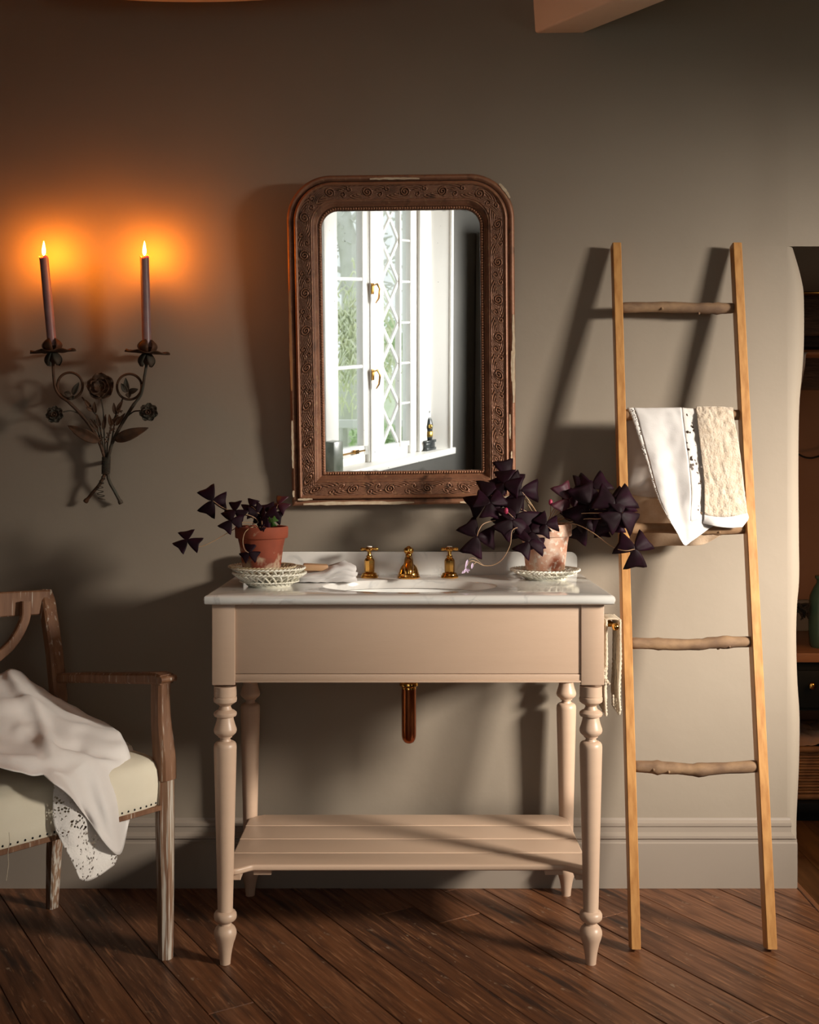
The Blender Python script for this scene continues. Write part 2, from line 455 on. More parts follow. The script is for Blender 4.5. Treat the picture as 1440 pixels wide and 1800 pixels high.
def pane_mat():
    m = bpy.data.materials.new('window_glass'); m.use_nodes = True
    N = m.node_tree.nodes; L = m.node_tree.links; N.remove(N['Principled BSDF'])
    t = N.new('ShaderNodeBsdfTransparent'); t.inputs[0].default_value = (0.96, 0.98, 0.97, 1)
    g = N.new('ShaderNodeBsdfGlossy'); g.inputs['Roughness'].default_value = 0.02
    x = N.new('ShaderNodeMixShader'); x.inputs[0].default_value = 0.07
    L.new(t.outputs[0], x.inputs[1]); L.new(g.outputs[0], x.inputs[2]); L.new(x.outputs[0], N['Material Output'].inputs[0])
    return m
M_pane = pane_mat()

def mirror_mat(w, h):
    """old silvering: sharp mirror, foxed dark towards the rim with specks"""
    m = bpy.data.materials.new('old_silvered_glass'); m.use_nodes = True
    nt = m.node_tree; N = nt.nodes; L = nt.links; b = N['Principled BSDF']
    b.inputs['Metallic'].default_value = 1; b.inputs['Roughness'].default_value = 0.012
    b.inputs['Base Color'].default_value = (.86, .86, .83, 1)
    tc = N.new('ShaderNodeTexCoord')
    sx = N.new('ShaderNodeSeparateXYZ'); L.new(tc.outputs['Generated'], sx.inputs[0])
    def edge(sock):
        a = N.new('ShaderNodeMath'); a.operation = 'SUBTRACT'; a.inputs[1].default_value = 0.5; L.new(sock, a.inputs[0])
        c = N.new('ShaderNodeMath'); c.operation = 'ABSOLUTE'; L.new(a.outputs[0], c.inputs[0]); return c.outputs[0]
    mxm = N.new('ShaderNodeMath'); mxm.operation = 'MAXIMUM'; L.new(edge(sx.outputs['X']), mxm.inputs[0]); L.new(edge(sx.outputs['Z']), mxm.inputs[1])
    n = N.new('ShaderNodeTexNoise'); n.inputs['Scale'].default_value = 30; n.inputs['Detail'].default_value = 8; L.new(tc.outputs['Object'], n.inputs['Vector'])
    ml = N.new('ShaderNodeMath'); ml.operation = 'MULTIPLY_ADD'; ml.inputs[1].default_value = 0.05; L.new(n.outputs['Fac'], ml.inputs[0]); L.new(mxm.outputs[0], ml.inputs[2])
    mr = N.new('ShaderNodeMapRange'); mr.inputs['From Min'].default_value = 0.519; mr.inputs['From Max'].default_value = 0.536
    L.new(ml.outputs[0], mr.inputs['Value'])
    sp = N.new('ShaderNodeTexNoise'); sp.inputs['Scale'].default_value = 130; sp.inputs['Detail'].default_value = 3; L.new(tc.outputs['Object'], sp.inputs['Vector'])
    sr = N.new('ShaderNodeMapRange'); sr.inputs['From Min'].default_value = 0.735; sr.inputs['From Max'].default_value = 0.76; L.new(sp.outputs['Fac'], sr.inputs['Value'])
    mm = N.new('ShaderNodeMath'); mm.operation = 'MAXIMUM'; L.new(mr.outputs[0], mm.inputs[0]); L.new(sr.outputs[0], mm.inputs[1])
    mx = N.new('ShaderNodeMix'); mx.data_type = 'RGBA'; mx.inputs['A'].default_value = (.88, .88, .85, 1); mx.inputs['B'].default_value = (.16, .15, .13, 1)
    L.new(mm.outputs[0], mx.inputs['Factor']); L.new(mx.outputs['Result'], b.inputs['Base Color'])
    rr = N.new('ShaderNodeMapRange'); rr.inputs['To Min'].default_value = 0.012; rr.inputs['To Max'].default_value = 0.10
    L.new(mm.outputs[0], rr.inputs['Value']); L.new(rr.outputs[0], b.inputs['Roughness'])
    return m

def floor_mats():
    out = []
    base = [((0.150, 0.055, 0.022), (0.062, 0.023, 0.0100)), ((0.180, 0.068, 0.027), (0.078, 0.029, 0.012)),
            ((0.130, 0.050, 0.021), (0.056, 0.021, 0.010)), ((0.190, 0.075, 0.032), (0.085, 0.033, 0.015))]
    for i, (a, c) in enumerate(base):
        m = mat('old_floorboard_%d' % i, a, c, 0.36, scale=3.2 + i*.5, stretch=(14, 0.9, 14), bump=0.35, bscale=8, dist=.002, rough2=.55)
        overlay(m, (0.30, 0.135, 0.062), 7, 0.55, 0.74, stretch=(22, 1.6, 22))
        overlay(m, (0.26, 0.17, 0.11), 34, 0.66, 0.74, stretch=(2, 1.0, 2))
        overlay(m, (0.020, 0.011, 0.008), 3.2, 0.58, 0.74, stretch=(12, 1.0, 12))
        out.append(m)
    return out
M_boards = floor_mats()
M_lowfloor = [mat('golden_oak_board', (0.20, 0.092, 0.030), (0.11, 0.045, 0.016), 0.35, scale=4, stretch=(14, 1, 14), bump=.3, bscale=8),
              mat('dark_oak_board', (0.15, 0.066, 0.024), (0.08, 0.034, 0.013), 0.35, scale=4, stretch=(14, 1, 14), bump=.3, bscale=8)]

# ============================================================ STRUCTURE
WY = 3.27           # front face of the back wall
OPZ, OPX = 1.838, 1.086   # underside and left edge of the opening at the right
def wall_y(x, z):
    k = noise.noise(V((x*1.7, z*1.4, 3.1))) * 0.004 + noise.noise(V((x*5, z*5, 9.1))) * 0.0012
    y = WY + k
    if z > OPZ: y -= 0.006 * smooth01((x - 0.97) / 0.12)
    return y
def frange(a, b, n): return [a + (b-a)*i/n for i in range(n+1)]
g = G()
xs = frange(-1.95, OPX, 100)
zs = frange(-0.02, OPZ - .0005, 60) + frange(OPZ, 2.62, 26)
g.grid([[V((x, wall_y(x, z), z)) for x in xs] for z in zs])
xs2 = frange(OPX, 3.1, 40); zs2 = frange(OPZ, 2.62, 26)
g.grid([[V((x, wall_y(x, z), z)) for x in xs2] for z in zs2])
# thickness behind
g.ext(-1.95, 1.0, WY + 0.012, WY + 0.25, -0.15, 2.62)
tag(g.out('wall_back', M_wall, smooth=40, fix=False), kind='structure')
# rounded, uneven plaster corner of the opening, then its jamb going back
edge = [(433,1388),(452,1395),(470,1401),(492,1407),(513,1411),(540,1412),(580,1412),(620,1411),(660,1408),(700,1404),(750,1402),(830,1401.5),(900,1402),(960,1402.5),(1000,1403),
        (1030,1402),(1060,1399),(1100,1397.5),(1150,1398),(1200,1400),(1260,1404),(1340,1403),(1400,1400),(1440,1398),(1480,1398),(1558,1398)]
ep = spline([(a, b, 0) for a, b in edge], 3)
g = G(); rows = []
for q in ep:
    py, px = q.x, q.y
    r = []
    z = CH + (HZ - py) / F * (WY + .05)
    xe = (px - 720) / F * (WY + .055)
    for t in range(9):
        a = t / 8 * PI / 2
        x0 = OPX
        x = x0 + (xe - x0) * math.sin(a)
        y = wall_y(x0, min(z, OPZ - .001)) + 0.055 * (1 - math.cos(a))
        r.append(V((x, y, min(z, OPZ))))
    r.append(V((xe + .004, WY + .12, min(z, OPZ))))
    r.append(V((xe - .01, WY + .45, min(z, OPZ))))
    r.append(V((xe - .02, 4.16, min(z, OPZ))))
    rows.append(r)
rows.append([V((p.x, p.y, -0.2)) for p in rows[-1]])
g.grid(rows)
tag(g.out('wall_opening_jamb', M_wall, smooth=50), kind='structure')
# the wall goes on past the opening, to the right of the frame
g = G(); g.ext(1.75, 2.95, WY, WY+.25, -.2, OPZ)
tag(g.out('wall_back_right', M_wall), kind='structure')
# soffit of the deep opening
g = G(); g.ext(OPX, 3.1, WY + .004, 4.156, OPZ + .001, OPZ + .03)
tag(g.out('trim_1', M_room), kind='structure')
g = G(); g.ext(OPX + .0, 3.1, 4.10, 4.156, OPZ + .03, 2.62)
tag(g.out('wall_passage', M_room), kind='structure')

# skirting board of the back wall: three stacked mouldings
prof = [(0.0, 0.0), (-.024, 0.0), (-.024, .128), (-.020, .132), (-.020, .139), (-.026, .143), (-.026, .150), (-.018, .156), (-.014, .158), (-.014, .172), (-.017, .176), (-.017, .184), (-.008, .190), (-.006, .196), (0, .198)]
g = G(); rows = []
zoff = 0.0
for x in (-1.95, -1.2, -.6, 0, .5, 1.0, 1.085):
    rows.append([V((x, WY + .004 + dy, z)) for dy, z in prof])
rows.append([V((1.1085 if z < .14 else 1.100 if z < .155 else 1.094, WY + .004 + dy, z)) for dy, z in prof])
rows.append([V((1.1085 if z < .14 else 1.100 if z < .155 else 1.094, WY + .080, z)) for dy, z in prof])
g.grid(rows)
tag(g.out('baseboard_back', M_skirt, smooth=25), kind='structure')

# reflected view: mirror plane, and the window wall behind the camera
MT, MRY = 0.0707, -0.012
MLOC = V((-0.0153, 3.258, 1.098))
MM = Matrix.Translation(MLOC) @ Matrix.Rotation(MRY, 4, 'Y') @ Matrix.Rotation(MT, 4, 'X')
mn = (MM.to_3x3() @ V((0, -1, 0))).normalized()
mp0 = MM @ V((0, -.010, 0))
def vray(x, y):
    d = V(((x-720)/F, 1, (HZ-y)/F)); C = V((0, 0, CH))
    t = (mp0 - C).dot(mn) / d.dot(mn)
    return C + d*t, d - mn * (2 * d.dot(mn))
Mh, dh = vray(590, 825)
WO = Mh + dh * 3.75
_, du = vray(1950, 524)
wu = V((du.x, du.y, 0)).normalized()
wn_ = V((-wu.y, wu.x, 0))          # towards the room
def W(u, o, v): return WO + wu*u + wn_*o + V((0, 0, v))
RW = Matrix((( wu.x, wn_.x, 0, 0), (wu.y, wn_.y, 0, 0), (0, 0, 1, 0), (0, 0, 0, 1)))
def wbox(g, u0, u1, o0, o1, v0, v1, bev=0):
    c = W((u0+u1)/2, (o0+o1)/2, (v0+v1)/2)
    g.box(c, (abs(u1-u0), abs(o1-o0), abs(v1-v0)), bev, RW); return g
Z0 = -WO.z     # v of the floor
VT = 1.80      # head of the window
# wall around the window
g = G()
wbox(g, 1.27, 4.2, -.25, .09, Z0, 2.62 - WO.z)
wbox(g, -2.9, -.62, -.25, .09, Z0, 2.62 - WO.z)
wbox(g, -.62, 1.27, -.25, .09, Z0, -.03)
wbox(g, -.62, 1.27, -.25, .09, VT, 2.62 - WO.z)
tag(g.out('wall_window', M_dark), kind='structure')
# splayed white reveal on the right of the window, casing, left reveal
g = G()
g.hexa([W(1.10,-.02,0), W(1.13,-.05,0), W(1.28,.10,0), W(1.235,.10,0), W(1.10,-.02,VT), W(1.13,-.05,VT), W(1.28,.10,VT), W(1.235,.10,VT)])
wbox(g, 1.238, 1.270, .085, .115, 0, VT + .05, .004)
wbox(g, -.62, -.58, -.05, .10, 0, VT)
wbox(g, -.62, 1.27, -.05, .11, VT, VT + .06)
tag(g.out('trim_2', M_white), kind='structure')
g = G()
g.hexa([W(-.70,.115,-.045), W(1.30,.125,-.045), W(1.30,-.10,-.045), W(-.70,-.10,-.045), W(-.70,.115,0), W(1.30,.125,0), W(1.30,-.10,0), W(-.70,-.10,0)], .006)
tag(g.out('trim_3', M_white, smooth=40), kind='structure')
# the window itself
win = thing('window_1', W(.3, 0, 0), None, None); win['kind'] = 'structure'
g = G()
wbox(g, -.62, 1.10, -.06, -.01, 0, .055, .004); wbox(g, -.62, 1.10, -.06, .0, VT-.06, VT, .004)
wbox(g, .357, .537, -.06, .012, .0, VT, .006)          # mullion
wbox(g, .370, .44, .0, .022, .0, VT, .004)
wbox(g, -.13, -.02, -.06, .025, 0, VT, .005)
wbox(g, .875, 1.11, -.06, .008, 0, VT, .006); wbox(g, .96, 1.11, .0, .03, 0, VT, .006)
wbox(g, -.62, -.56, -.06, .0, 0, VT)
g.out('window_frame', M_white, win, smooth=40)
sash = G()
wbox(sash, -.018, .022, -.04, .012, .055, VT-.06, .004); wbox(sash, .295, .350, -.04, .012, .055, VT-.06, .004)
wbox(sash, .0, .35, -.04, .012, .055, .115, .004); wbox(sash, .0, .35, -.04, .012, VT-.12, VT-.06, .004)
for v in (.617, 1.158): wbox(sash, .0, .33, -.03, .008, v-.010, v+.010, .003)
sash.out('sash', M_white, win, smooth=40)
g = G(); wbox(g, -.56, -.13, -.04, .0, .055, .115); wbox(g, -.56, -.50, -.04, 0, .055, VT-.06); wbox(g, -.56, -.13, -.04, .0, VT-.12, VT-.06)
g.out('sash', M_white, win, smooth=40)
g = G()
wbox(g, .535, .88, -.045, .0, .055, .085)
wbox(g, .748, .762, -.035, .004, .055, VT-.06)
for k in range(7):
    v = .077 + .268 * k
    if k: wbox(g, .755, .88, -.03, .002, v-.006, v+.006)
    for (ua, va, ub, vb) in ((.752, v, .540, v+.268), (.540, v, .752, v+.268)):
        if vb > VT - .05: continue
        g.bar([W(ua, -.015, va), W(ub, -.015, vb)], (.016, .022), wn_)
g.out('glazing_bars', M_white, win)
for u0, u1 in ((-.50, -.13), (.0, .30), (.537, .875)):
    g = G(); wbox(g, u0, u1, -.032, -.029, .06, VT-.08)
    g.out('pane', M_pane, win)
for v in (1.10, .56):
    g = G(); wbox(g, .372, .392, .022, .034, v-.035, v+.035, .003)
    g.tube([W(.38, .035, v+.02), W(.385, .06, v+.03), W(.40, .07, v), W(.402, .06, v-.06), W(.39, .045, v-.09)], [.006, .008, .008, .007, .004], 8)
    tag(g.out('window_latch', M_brass, win, smooth=40), 'brass casement latch')
g = G(); g.tube([W(-.0, .02, .085), W(.12, .03, .088), W(.28, .03, .088)], .006, 6); wbox(g, .0, .03, .012, .035, .075, .10); wbox(g, .17, .21, .012, .035, .075, .10)
tag(g.out('window_stay', M_brass, win), 'brass stay bar along the sash foot')

# ceiling, remaining shell, side window on the right
g = G()
poly = [(-2.0, 5.1), (-2.0, 1.95), (1.75, -4.2), (3.1, -4.2), (3.1, 5.1)]
lo = [g.b.verts.new((x, y, 2.60)) for x, y in poly]; hi = [g.b.verts.new((x, y, 2.66)) for x, y in poly]
g.b.faces.new(lo); g.b.faces.new(hi)
for i in range(5): g.b.faces.new((lo[i], lo[(i+1) % 5], hi[(i+1) % 5], hi[i]))
tag(g.out('ceiling', M_ceil), kind='structure')
g = G(); g.ext(-2.0, -1.95, 1.85, 3.45, -.2, 2.62)
tag(g.out('wall_left', M_room), kind='structure')
g = G()
SY0, SY1, SZ0, SZ1 = .84, 2.1, 1.50, 2.09
g.ext(2.95, 3.05, -4.2, -1.85, -.2, 2.62); g.ext(2.95, 3.05, -.75, SY0, -.2, 2.62); g.ext(2.95, 3.05, -1.85, -.75, -.2, .95); g.ext(2.95, 3.05, -1.85, -.75, 2.3, 2.62); g.ext(2.95, 3.05, SY1, 5.1, -.2, 2.62)  # rear opening added for the fill lamp
g.ext(2.95, 3.05, SY0, SY1, -.2, SZ0); g.ext(2.95, 3.05, SY0, SY1, SZ1, 2.62)
tag(g.out('wall_right', M_room), kind='structure')
g = G(); g.ext(1.6, 3.1, -4.25, -4.15, -.2, 2.62)
tag(g.out('wall_front', M_room), kind='structure')
# room beyond
g = G(); g.ext(.9, 3.1, 4.86, 4.96, -.2, 2.62)
tag(g.out('wall_back_room', M_terrawall), kind='structure')
g = G(); g.ext(.9, 1.0, 3.5, 4.9, -.2, 2.62)
tag(g.out('wall_back_room_side', M_terrawall), kind='structure')

# floor: single old boards laid diagonally
ang = math.radians(31.3)
fl = bpy.data.objects.new('floor', None); col.objects.link(fl); WL[fl] = V((0, 0, 0)); fl['kind'] = 'structure'
sub = G(); sub.hexa([V((-1.95, 3.3, -.16)), V((-1.95, 1.95, -.16)), V((1.11, -3.07, -.16)), V((1.11, 3.3, -.16)), V((-1.95, 3.3, -.026)), V((-1.95, 1.95, -.026)), V((1.11, -3.07, -.026)), V((1.11, 3.3, -.026))])
sub.out('sub_floor', M_dark, fl)
nrm = V((math.cos(ang), math.sin(ang), 0)); dr = V((math.sin(ang), -math.cos(ang), 0))
seams = []
s = -4.6
knots = [.6796, 1.8666]
# widths vary but land on the two seams read from the photograph
def fill(a, b, n):
    w = [1 + random.uniform(-.12, .12) for _ in range(n)]; t = sum(w); out = [a]
    for q in w: out.append(out[-1] + (b-a)*q/t)
    return out
seams = fill(-4.4, .6796, 42)[:-1] + fill(.6796, 1.8666, 10)[:-1] + fill(1.8666, 3.3, 12)
def clip(b, co, no):
    bmesh.ops.bisect_plane(b, geom=b.verts[:] + b.edges[:] + b.faces[:], plane_co=co, plane_no=no, clear_outer=True)
    ed = [e for e in b.edges if e.is_boundary]
    if ed:
        try: bmesh.ops.holes_fill(b, edges=ed, sides=12)
        except Exception: pass
nb = 0
for i in range(len(seams)-1):
    a, c = seams[i], seams[i+1]
    cuts = [-6.5]
    while cuts[-1] < 5.5: cuts.append(cuts[-1] + random.uniform(1.6, 3.2))
    for q0, q1 in zip(cuts, cuts[1:]):
        q1 = min(q1, 6.0)
        b = bmesh.new()
        dz = random.uniform(-.0012, .0008)
        gap = .0010 if abs(a-1.8666) > .01 else .003
        x0, x1 = a + gap, c - .0005
        bmesh.ops.create_cube(b, size=1, matrix=Matrix.Translation(((x0+x1)/2, (q0+q1)/2, -.012 + dz)) @ Matrix.Diagonal((x1-x0, q1-q0-.0016, .024, 1)))
        bmesh.ops.bevel(b, geom=[e for e in b.edges if abs((e.verts[0].co-e.verts[1].co).z) < .001 and e.verts[0].co.z > -.01+dz], offset=.0012, segments=1, affect='EDGES')
        # local frame: x across (nrm), y along (dr)
        inv = Matrix(((nrm.x, dr.x, 0, 0), (nrm.y, dr.y, 0, 0), (0, 0, 1, 0), (0, 0, 0, 1)))
        il = inv.inverted()
        for co, no in ((V((1.11, 0, 0)), V((1, 0, 0))), (V((0, WY, 0)), V((0, 1, 0))), (V((-1.95, 0, 0)), V((-1, 0, 0))), (WO + wn_*.05, -wn_)):
            clip(b, il @ co, (il.to_3x3() @ no))
            if not b.verts: break
        if len(b.verts) < 4: b.free(); continue
        cx = sum((v.co for v in b.verts), V()) / len(b.verts); cx.z = -.024
        world_c = inv @ cx
        # drop boards wholly outside the room beyond the window wall
        if max(((inv @ v.co) - WO).dot(wn_) for v in b.verts) < -.2: b.free(); continue
        bmesh.ops.recalc_face_normals(b, faces=b.faces)
        for v in b.verts: v.co -= cx
        me = bpy.data.meshes.new('board'); b.to_mesh(me); b.free()
        o = bpy.data.objects.new('board', me); col.objects.link(o)
        o.parent = fl; o.location = world_c; o.rotation_euler = (0, 0, math.atan2(nrm.y, nrm.x))
        # det of (nrm, dr) is negative: mirror is avoided by rotating local x to nrm and flipping y
        for v in me.vertices: v.co.y = -v.co.y
        me.flip_normals()
        me.materials.append(random.choice(M_boards)); nb += 1
# lower floor of the room beyond
fl2 = bpy.data.objects.new('floor_lower', None); col.objects.link(fl2); WL[fl2] = V((0, 0, 0)); fl2['kind'] = 'structure'
g = G(); g.ext(1.112, 2.95, -4.15, 4.86, -.20, -.165); g.out('sub_floor', M_dark, fl2)
g = G(); g.ext(1.108, 1.124, 2.0, 3.33, -.16, .003, .002); g.out('threshold', M_boards[3], fl2)
for i in range(16):
    x = 1.126 + i * .122
    b = G(); b.ext(x, min(x + .1205, 2.95), -4.15, 4.85, -.166, -.148, .002)
    b.out('board', M_lowfloor[i % 2], fl2)

# ceiling beams that dip into the frame
g = G()
a0, a1 = V((.338, WY+.03, 2.451)), V((.338 - (-.1835)*3.2, WY+.03 - .235*3.2, 2.451))
w0 = V((.152, -.012, 0))
g.hexa([a0, a0 + w0, a1 + w0, a1, a0 + V((-.012, 0, .16)), a0 + w0 + V((.01, 0, .16)), a1 + w0 + V((.01, 0, .16)), a1 + V((-.012, 0, .16))], .006)
for v in g.b.verts: v.co += V((noise.noise(v.co*9)*.004, 0, noise.noise(v.co*7 + V((5, 0, 0)))*.004))
bm_ = tag(g.out('ceiling_beam', M_ceil, smooth=30), kind='structure')
g = G(); rows = []
for x in frange(-1.0, .35, 30):
    zc = 2.4815 + .16 * (x + .593) ** 2
    rows.append([V((x, 2.98, zc + .004)), V((x, 3.0, zc)), V((x, 3.12, zc)), V((x, 3.14, zc+.006)), V((x, 3.14, 2.62)), V((x, 2.98, 2.62))])
g.grid(rows, closed_u=True); g.b.faces.new([g.b.verts[i] for i in range(6)]) if False else None
g.out('ceiling_beam_bowed', M_ceil, smooth=40)['kind'] = 'structure'

# outdoors, seen in the mirror
def VR(x, y, dist):
    M, d = vray(x, y)
    return M + d * dist
g = G(); g.box((-2, -16, -.7), (60, 26, .1))
tag(g.out('lawn', M_lawn), 'pale green lawn outside the reflected window', 'lawn')
t = thing('garden_tree', VR(640, 560, 14) * 1.0, 'tall bare tree outside, reflected through the mirror', 'tree')
g = G()
g.tube([VR(628, 820, 14), VR(628, 600, 14), VR(626, 520, 14), VR(618, 450, 14), VR(606, 400, 14), VR(598, 340, 14)], [.30, .25, .22, .18, .14, .1], 10)
g.out('trunk', M_tree, t, smooth=True)
g = G()
for pts, r in (([(624,500),(604,478),(586,468),(570,440)], .07), ([(618,455),(640,420),(660,390),(690,360)], .08), ([(606,400),(630,372),(648,345)], .06), ([(604,395),(585,420),(560,425)], .04), ([(600,370),(590,385),(575,372)], .04),
               ([(626,520),(650,480),(672,462),(700,450)], .06), ([(610,430),(596,402),(584,392)], .05), ([(640,420),(656,425),(690,415)], .04), ([(650,480),(662,440),(680,420)], .03)):
    q = spline([VR(a, b, 14) for a, b in pts], 5)
    g.tube(q, [r * (1 - .7*i/len(q)) for i in range(len(q))], 6)
for k in range(70):
    x, y = random.uniform(570, 720), random.uniform(360, 520)
    q = spline([VR(x, y, 13.8), VR(x + random.uniform(-14, 14), y - random.uniform(4, 14), 13.9), VR(x + random.uniform(-22, 22), y - random.uniform(4, 26), 14)], 3)
    g.tube(q, .012, 4)
g.out('branches', M_tree, t)
t2 = thing('willow_bush', VR(620, 700, 12), 'yellow-green weeping bush outside, reflected through the mirror', 'bush')
g = G()
for k in range(420):
    cx = random.gauss(628, 36); cy = random.gauss(600, 55)
    a = random.uniform(-1, 1); L_ = random.uniform(18, 50)
    q = spline([VR(cx, cy, 11.5 + random.random()), VR(cx + a*L_*.4, cy - L_*.28, 11.6), VR(cx + a*L_, cy + L_*.6, 11.7)], 3)
    g.tube(q, random.uniform(.006, .014), 3)
tag(g.out('twigs', M_willow, t2), kind='stuff')
def shrub(cx, cy, r, d, label, n=260):
    b = G()
    for k in range(n):
        x, y = random.gauss(cx, r*.45), random.gauss(cy, r*.4)
        p = VR(x, y, d + random.uniform(-.3, .3)); s_ = .06*random.uniform(.6, 1.3)
        m = Matrix.Rotation(random.random()*6, 4, V((random.random(), random.random(), random.random()+.1)))
        q = [p + (m @ V(v))*s_ for v in ((-1, 0, 0), (0, -.5, .1), (1, 0, 0), (0, .5, .1))]
        b.b.faces.new([b.b.verts.new(v) for v in q])
    o = b.out('shrub', M_shrub)
    tag(o, label, 'shrub')
shrub(690, 770, 26, 8.3, 'green shrub behind the diamond panes in the mirror')
shrub(640, 770, 22, 10, 'pale green shrub behind the plain casement in the mirror')
shrub(700, 600, 60, 15, 'large pale hedge high behind the diamond panes', 700)
fence = thing('garden_fence', VR(615, 800, 9.4), 'white low garden fence seen through the casement in the mirror', 'fence')
g = G(); p, q = VR(560, 745, 9), VR(720, 745, 9); g.bar([p, q], (.09, .05), V((0, 0, 1))); g.out('rail', M_white, fence)
g = G(); p, q = VR(560, 800, 9), VR(720, 800, 9); g.bar([p, q], (.09, .05), V((0, 0, 1))); g.out('rail', M_white, fence)
for x in (600, 640, 680):
    g = G(); g.bar([VR(x, 742, 9.05), VR(x, 835, 9.05)], (.12, .1), wu); g.out('post', M_stone, fence)

# statuette on the reflected sill, and the grey box at its left end
st = thing('statuette', W(1.08, .02, 0), 'small black and gold figurine on the white sill in the mirror', 'figurine')
g = G(); wbox(g, 1.005, 1.135, -.02, .06, .0, .018, .003); wbox(g, 1.012, 1.128, -.014, .054, .018, .052, .003); wbox(g, 1.005, 1.135, -.02, .06, .052, .07, .003)
g.out('plinth', M_bronze, st, smooth=30)
g = G(); g.lathe([(.034, .07), (.038, .09), (.036, .13), (.040, .17), (.032, .21), (.016, .232), (.018, .25), (.022, .268), (.012, .285), (.0, .29)], W(1.09, .012, 0), 14)
g.tube([W(1.09, -.0, .27), W(1.06, .01, .285), W(1.05, .01, .27)], .008, 6); g.tube([W(1.12, .01, .19), W(1.15, .0, .16), W(1.14, -.0, .12)], [.012, .01, .007], 6)
g.out('figure', M_bronze, st, smooth=True)
g = G(); g.lathe([(.0375, .088), (.0395, .1), (.039, .128), (.036, .13)], W(1.09, .012, 0), 14); g.ball(W(1.075, .045, .165), .016)
tag(g.out('gilding', M_gold, st, smooth=True), 'gold skirt band')
g = G(); wbox(g, -.16, -.06, -.0, .10, .0, .19, .004)
tag(g.out('vase', mat('grey_green_glaze', (.10, .12, .09), (.22, .24, .20), .3, scale=10), smooth=30), 'grey-green square vase at the left end of the reflected sill', 'vase')
cu = thing('cupboard', W(1.9, .3, Z0), 'dark tall cupboard standing at the right of the mirror reflection', 'cupboard')
g = G(); wbox(g, 1.62, 2.5, .10, .5, Z0 + .0, 1.5, .005); g.out('body', M_dark, cu)
g = G(); wbox(g, 1.66, 2.05, .5, .52, Z0 + .1, 1.45, .004); g.out('door', M_navy, cu); g = G(); wbox(g, 2.07, 2.46, .5, .52, Z0 + .1, 1.45, .004); g.out('door', M_navy, cu)

# ============================================================ VANITY
VX = -0.0035
LX = (-.448, .441); LY = (2.766, 3.20)
van = thing('washstand', (VX, 2.98, 0), 'dusty pink painted wooden washstand with turned legs and slatted shelf', 'washstand')
def zy(y, Y): return CH + (HZ - y) / F * Y
lp = [(1205.5,19.4),(1222.5,19.8),(1223,18.8),(1224,18.8),(1225,20),(1229,20.6),(1233,19.8),(1236.5,15),(1237.5,12.5),(1240.5,9.6),(1243,10),(1247,12.2),(1249,16.5),(1252,19.8),(1255,20.3),(1258,19),(1259.5,15.5),(1260,14.2),
      (1266,15.2),(1273,17.2),(1280,19.6),(1284,20.1),(1288,18.8),(1291,15.6),(1294,12),(1295.5,12),(1296.5,9.2),(1299,9),(1302,10.5),(1303,14.5),(1305,17.6),(1308,19.3),(1313,19.9),(1360,18.8),(1450,16.6),(1540,14.6),(1599,13.2),
      (1600,13.6),(1602,17.5),(1606,19.8),(1610,20.1),(1614,19.4),(1617,17),(1619,12.5),(1622,10.4),(1625,11.2),(1626.5,13.6),(1630,17),(1636,19.6),(1641,19.9),(1648,18.2),(1657,15),(1668,12.4),(1680,10.4),(1690,9.3),(1694.5,9.1)]
prof = [(r * 2.766 / F, max(0, zy(y, 2.766))) for y, r in lp]
prof[-1] = (prof[-1][0], 0.0)
prof = list(reversed(prof))
ZU = .8775
for X in LX:
    for Y in LY:
        g = G()
        g.lathe(prof, (X, Y, 0), 40, cap=True)
        g.box((X, Y, (ZU + .682)/2), (.0555, .0555, ZU - .682), .0018)
        g.out('leg', M_van, van, smooth=35)
g = G()
x0, x1 = LX[0] + .0275, LX[1] - .0275
g.ext(x0, x1, 2.7425, 2.760, .709, ZU, .0012)
g.out('front_panel', M_van, van, smooth=30)
g = G()
g.ext(x0, x1, 2.7415, 2.762, .6925, .7078, .0012); g.ext(x0, x1, 2.7395, 2.765, .688, .6925, .001)
g.out('bottom_rail', M_van, van, smooth=30)
for X, s_ in ((LX[0], -1), (LX[1], 1)):
    g = G(); g.ext(X - .008 + .012*s_, X + .008 + .012*s_, LY[0]+.0275, LY[1]-.0275, .690, ZU, .001)
    g.out('side_panel', M_van, van)
g = G(); g.ext(x0, x1, LY[1]-.005, LY[1]+.012, .690, ZU, .001); g.out('back_panel', M_van, van)
# shelf: four slats, the front one with an ogee front edge
SZ = .227; TH = .0155
def slat(poly, name='shelf_slat', bev=.004):
    b = G()
    lo = [b.b.verts.new((x, y, SZ-TH)) for x, y in poly]; hi = [b.b.verts.new((x, y, SZ)) for x, y in poly]
    b.b.faces.new(lo); fh = b.b.faces.new(hi)
    n = len(poly)
    for i in range(n): b.b.faces.new((lo[i], lo[(i+1) % n], hi[(i+1) % n], hi[i]))
    bmesh.ops.recalc_face_normals(b.b, faces=b.b.faces)
    bmesh.ops.bevel(b.b, geom=[e for e in b.b.edges if abs(e.verts[0].co.z - e.verts[1].co.z) < 1e-5], offset=bev, segments=4, affect='EDGES', profile=.5)
    b.out(name, M_van, van, smooth=35)
XL, XR = LX[0], LX[1]
fe = []
for i in range(13):
    t_ = i/12; fe.append((XL + .012 + .052*t_, 2.772 + .030*smooth01(t_) - .006*math.sin(t_*PI)))
fe2 = [(XR - (x - XL), y) for x, y in reversed(fe)]
slat(fe + fe2 + [(XR, 2.80), (XR, 2.8885), (XL, 2.8885), (XL, 2.80)], bev=.0055)
slat([(XL, 2.891), (XR, 2.891), (XR, 2.9945), (XL, 2.9945)], bev=.0045)
slat([(XL, 2.9975), (XR, 2.9975), (XR, 3.1035), (XL, 3.1035)], bev=.0045)
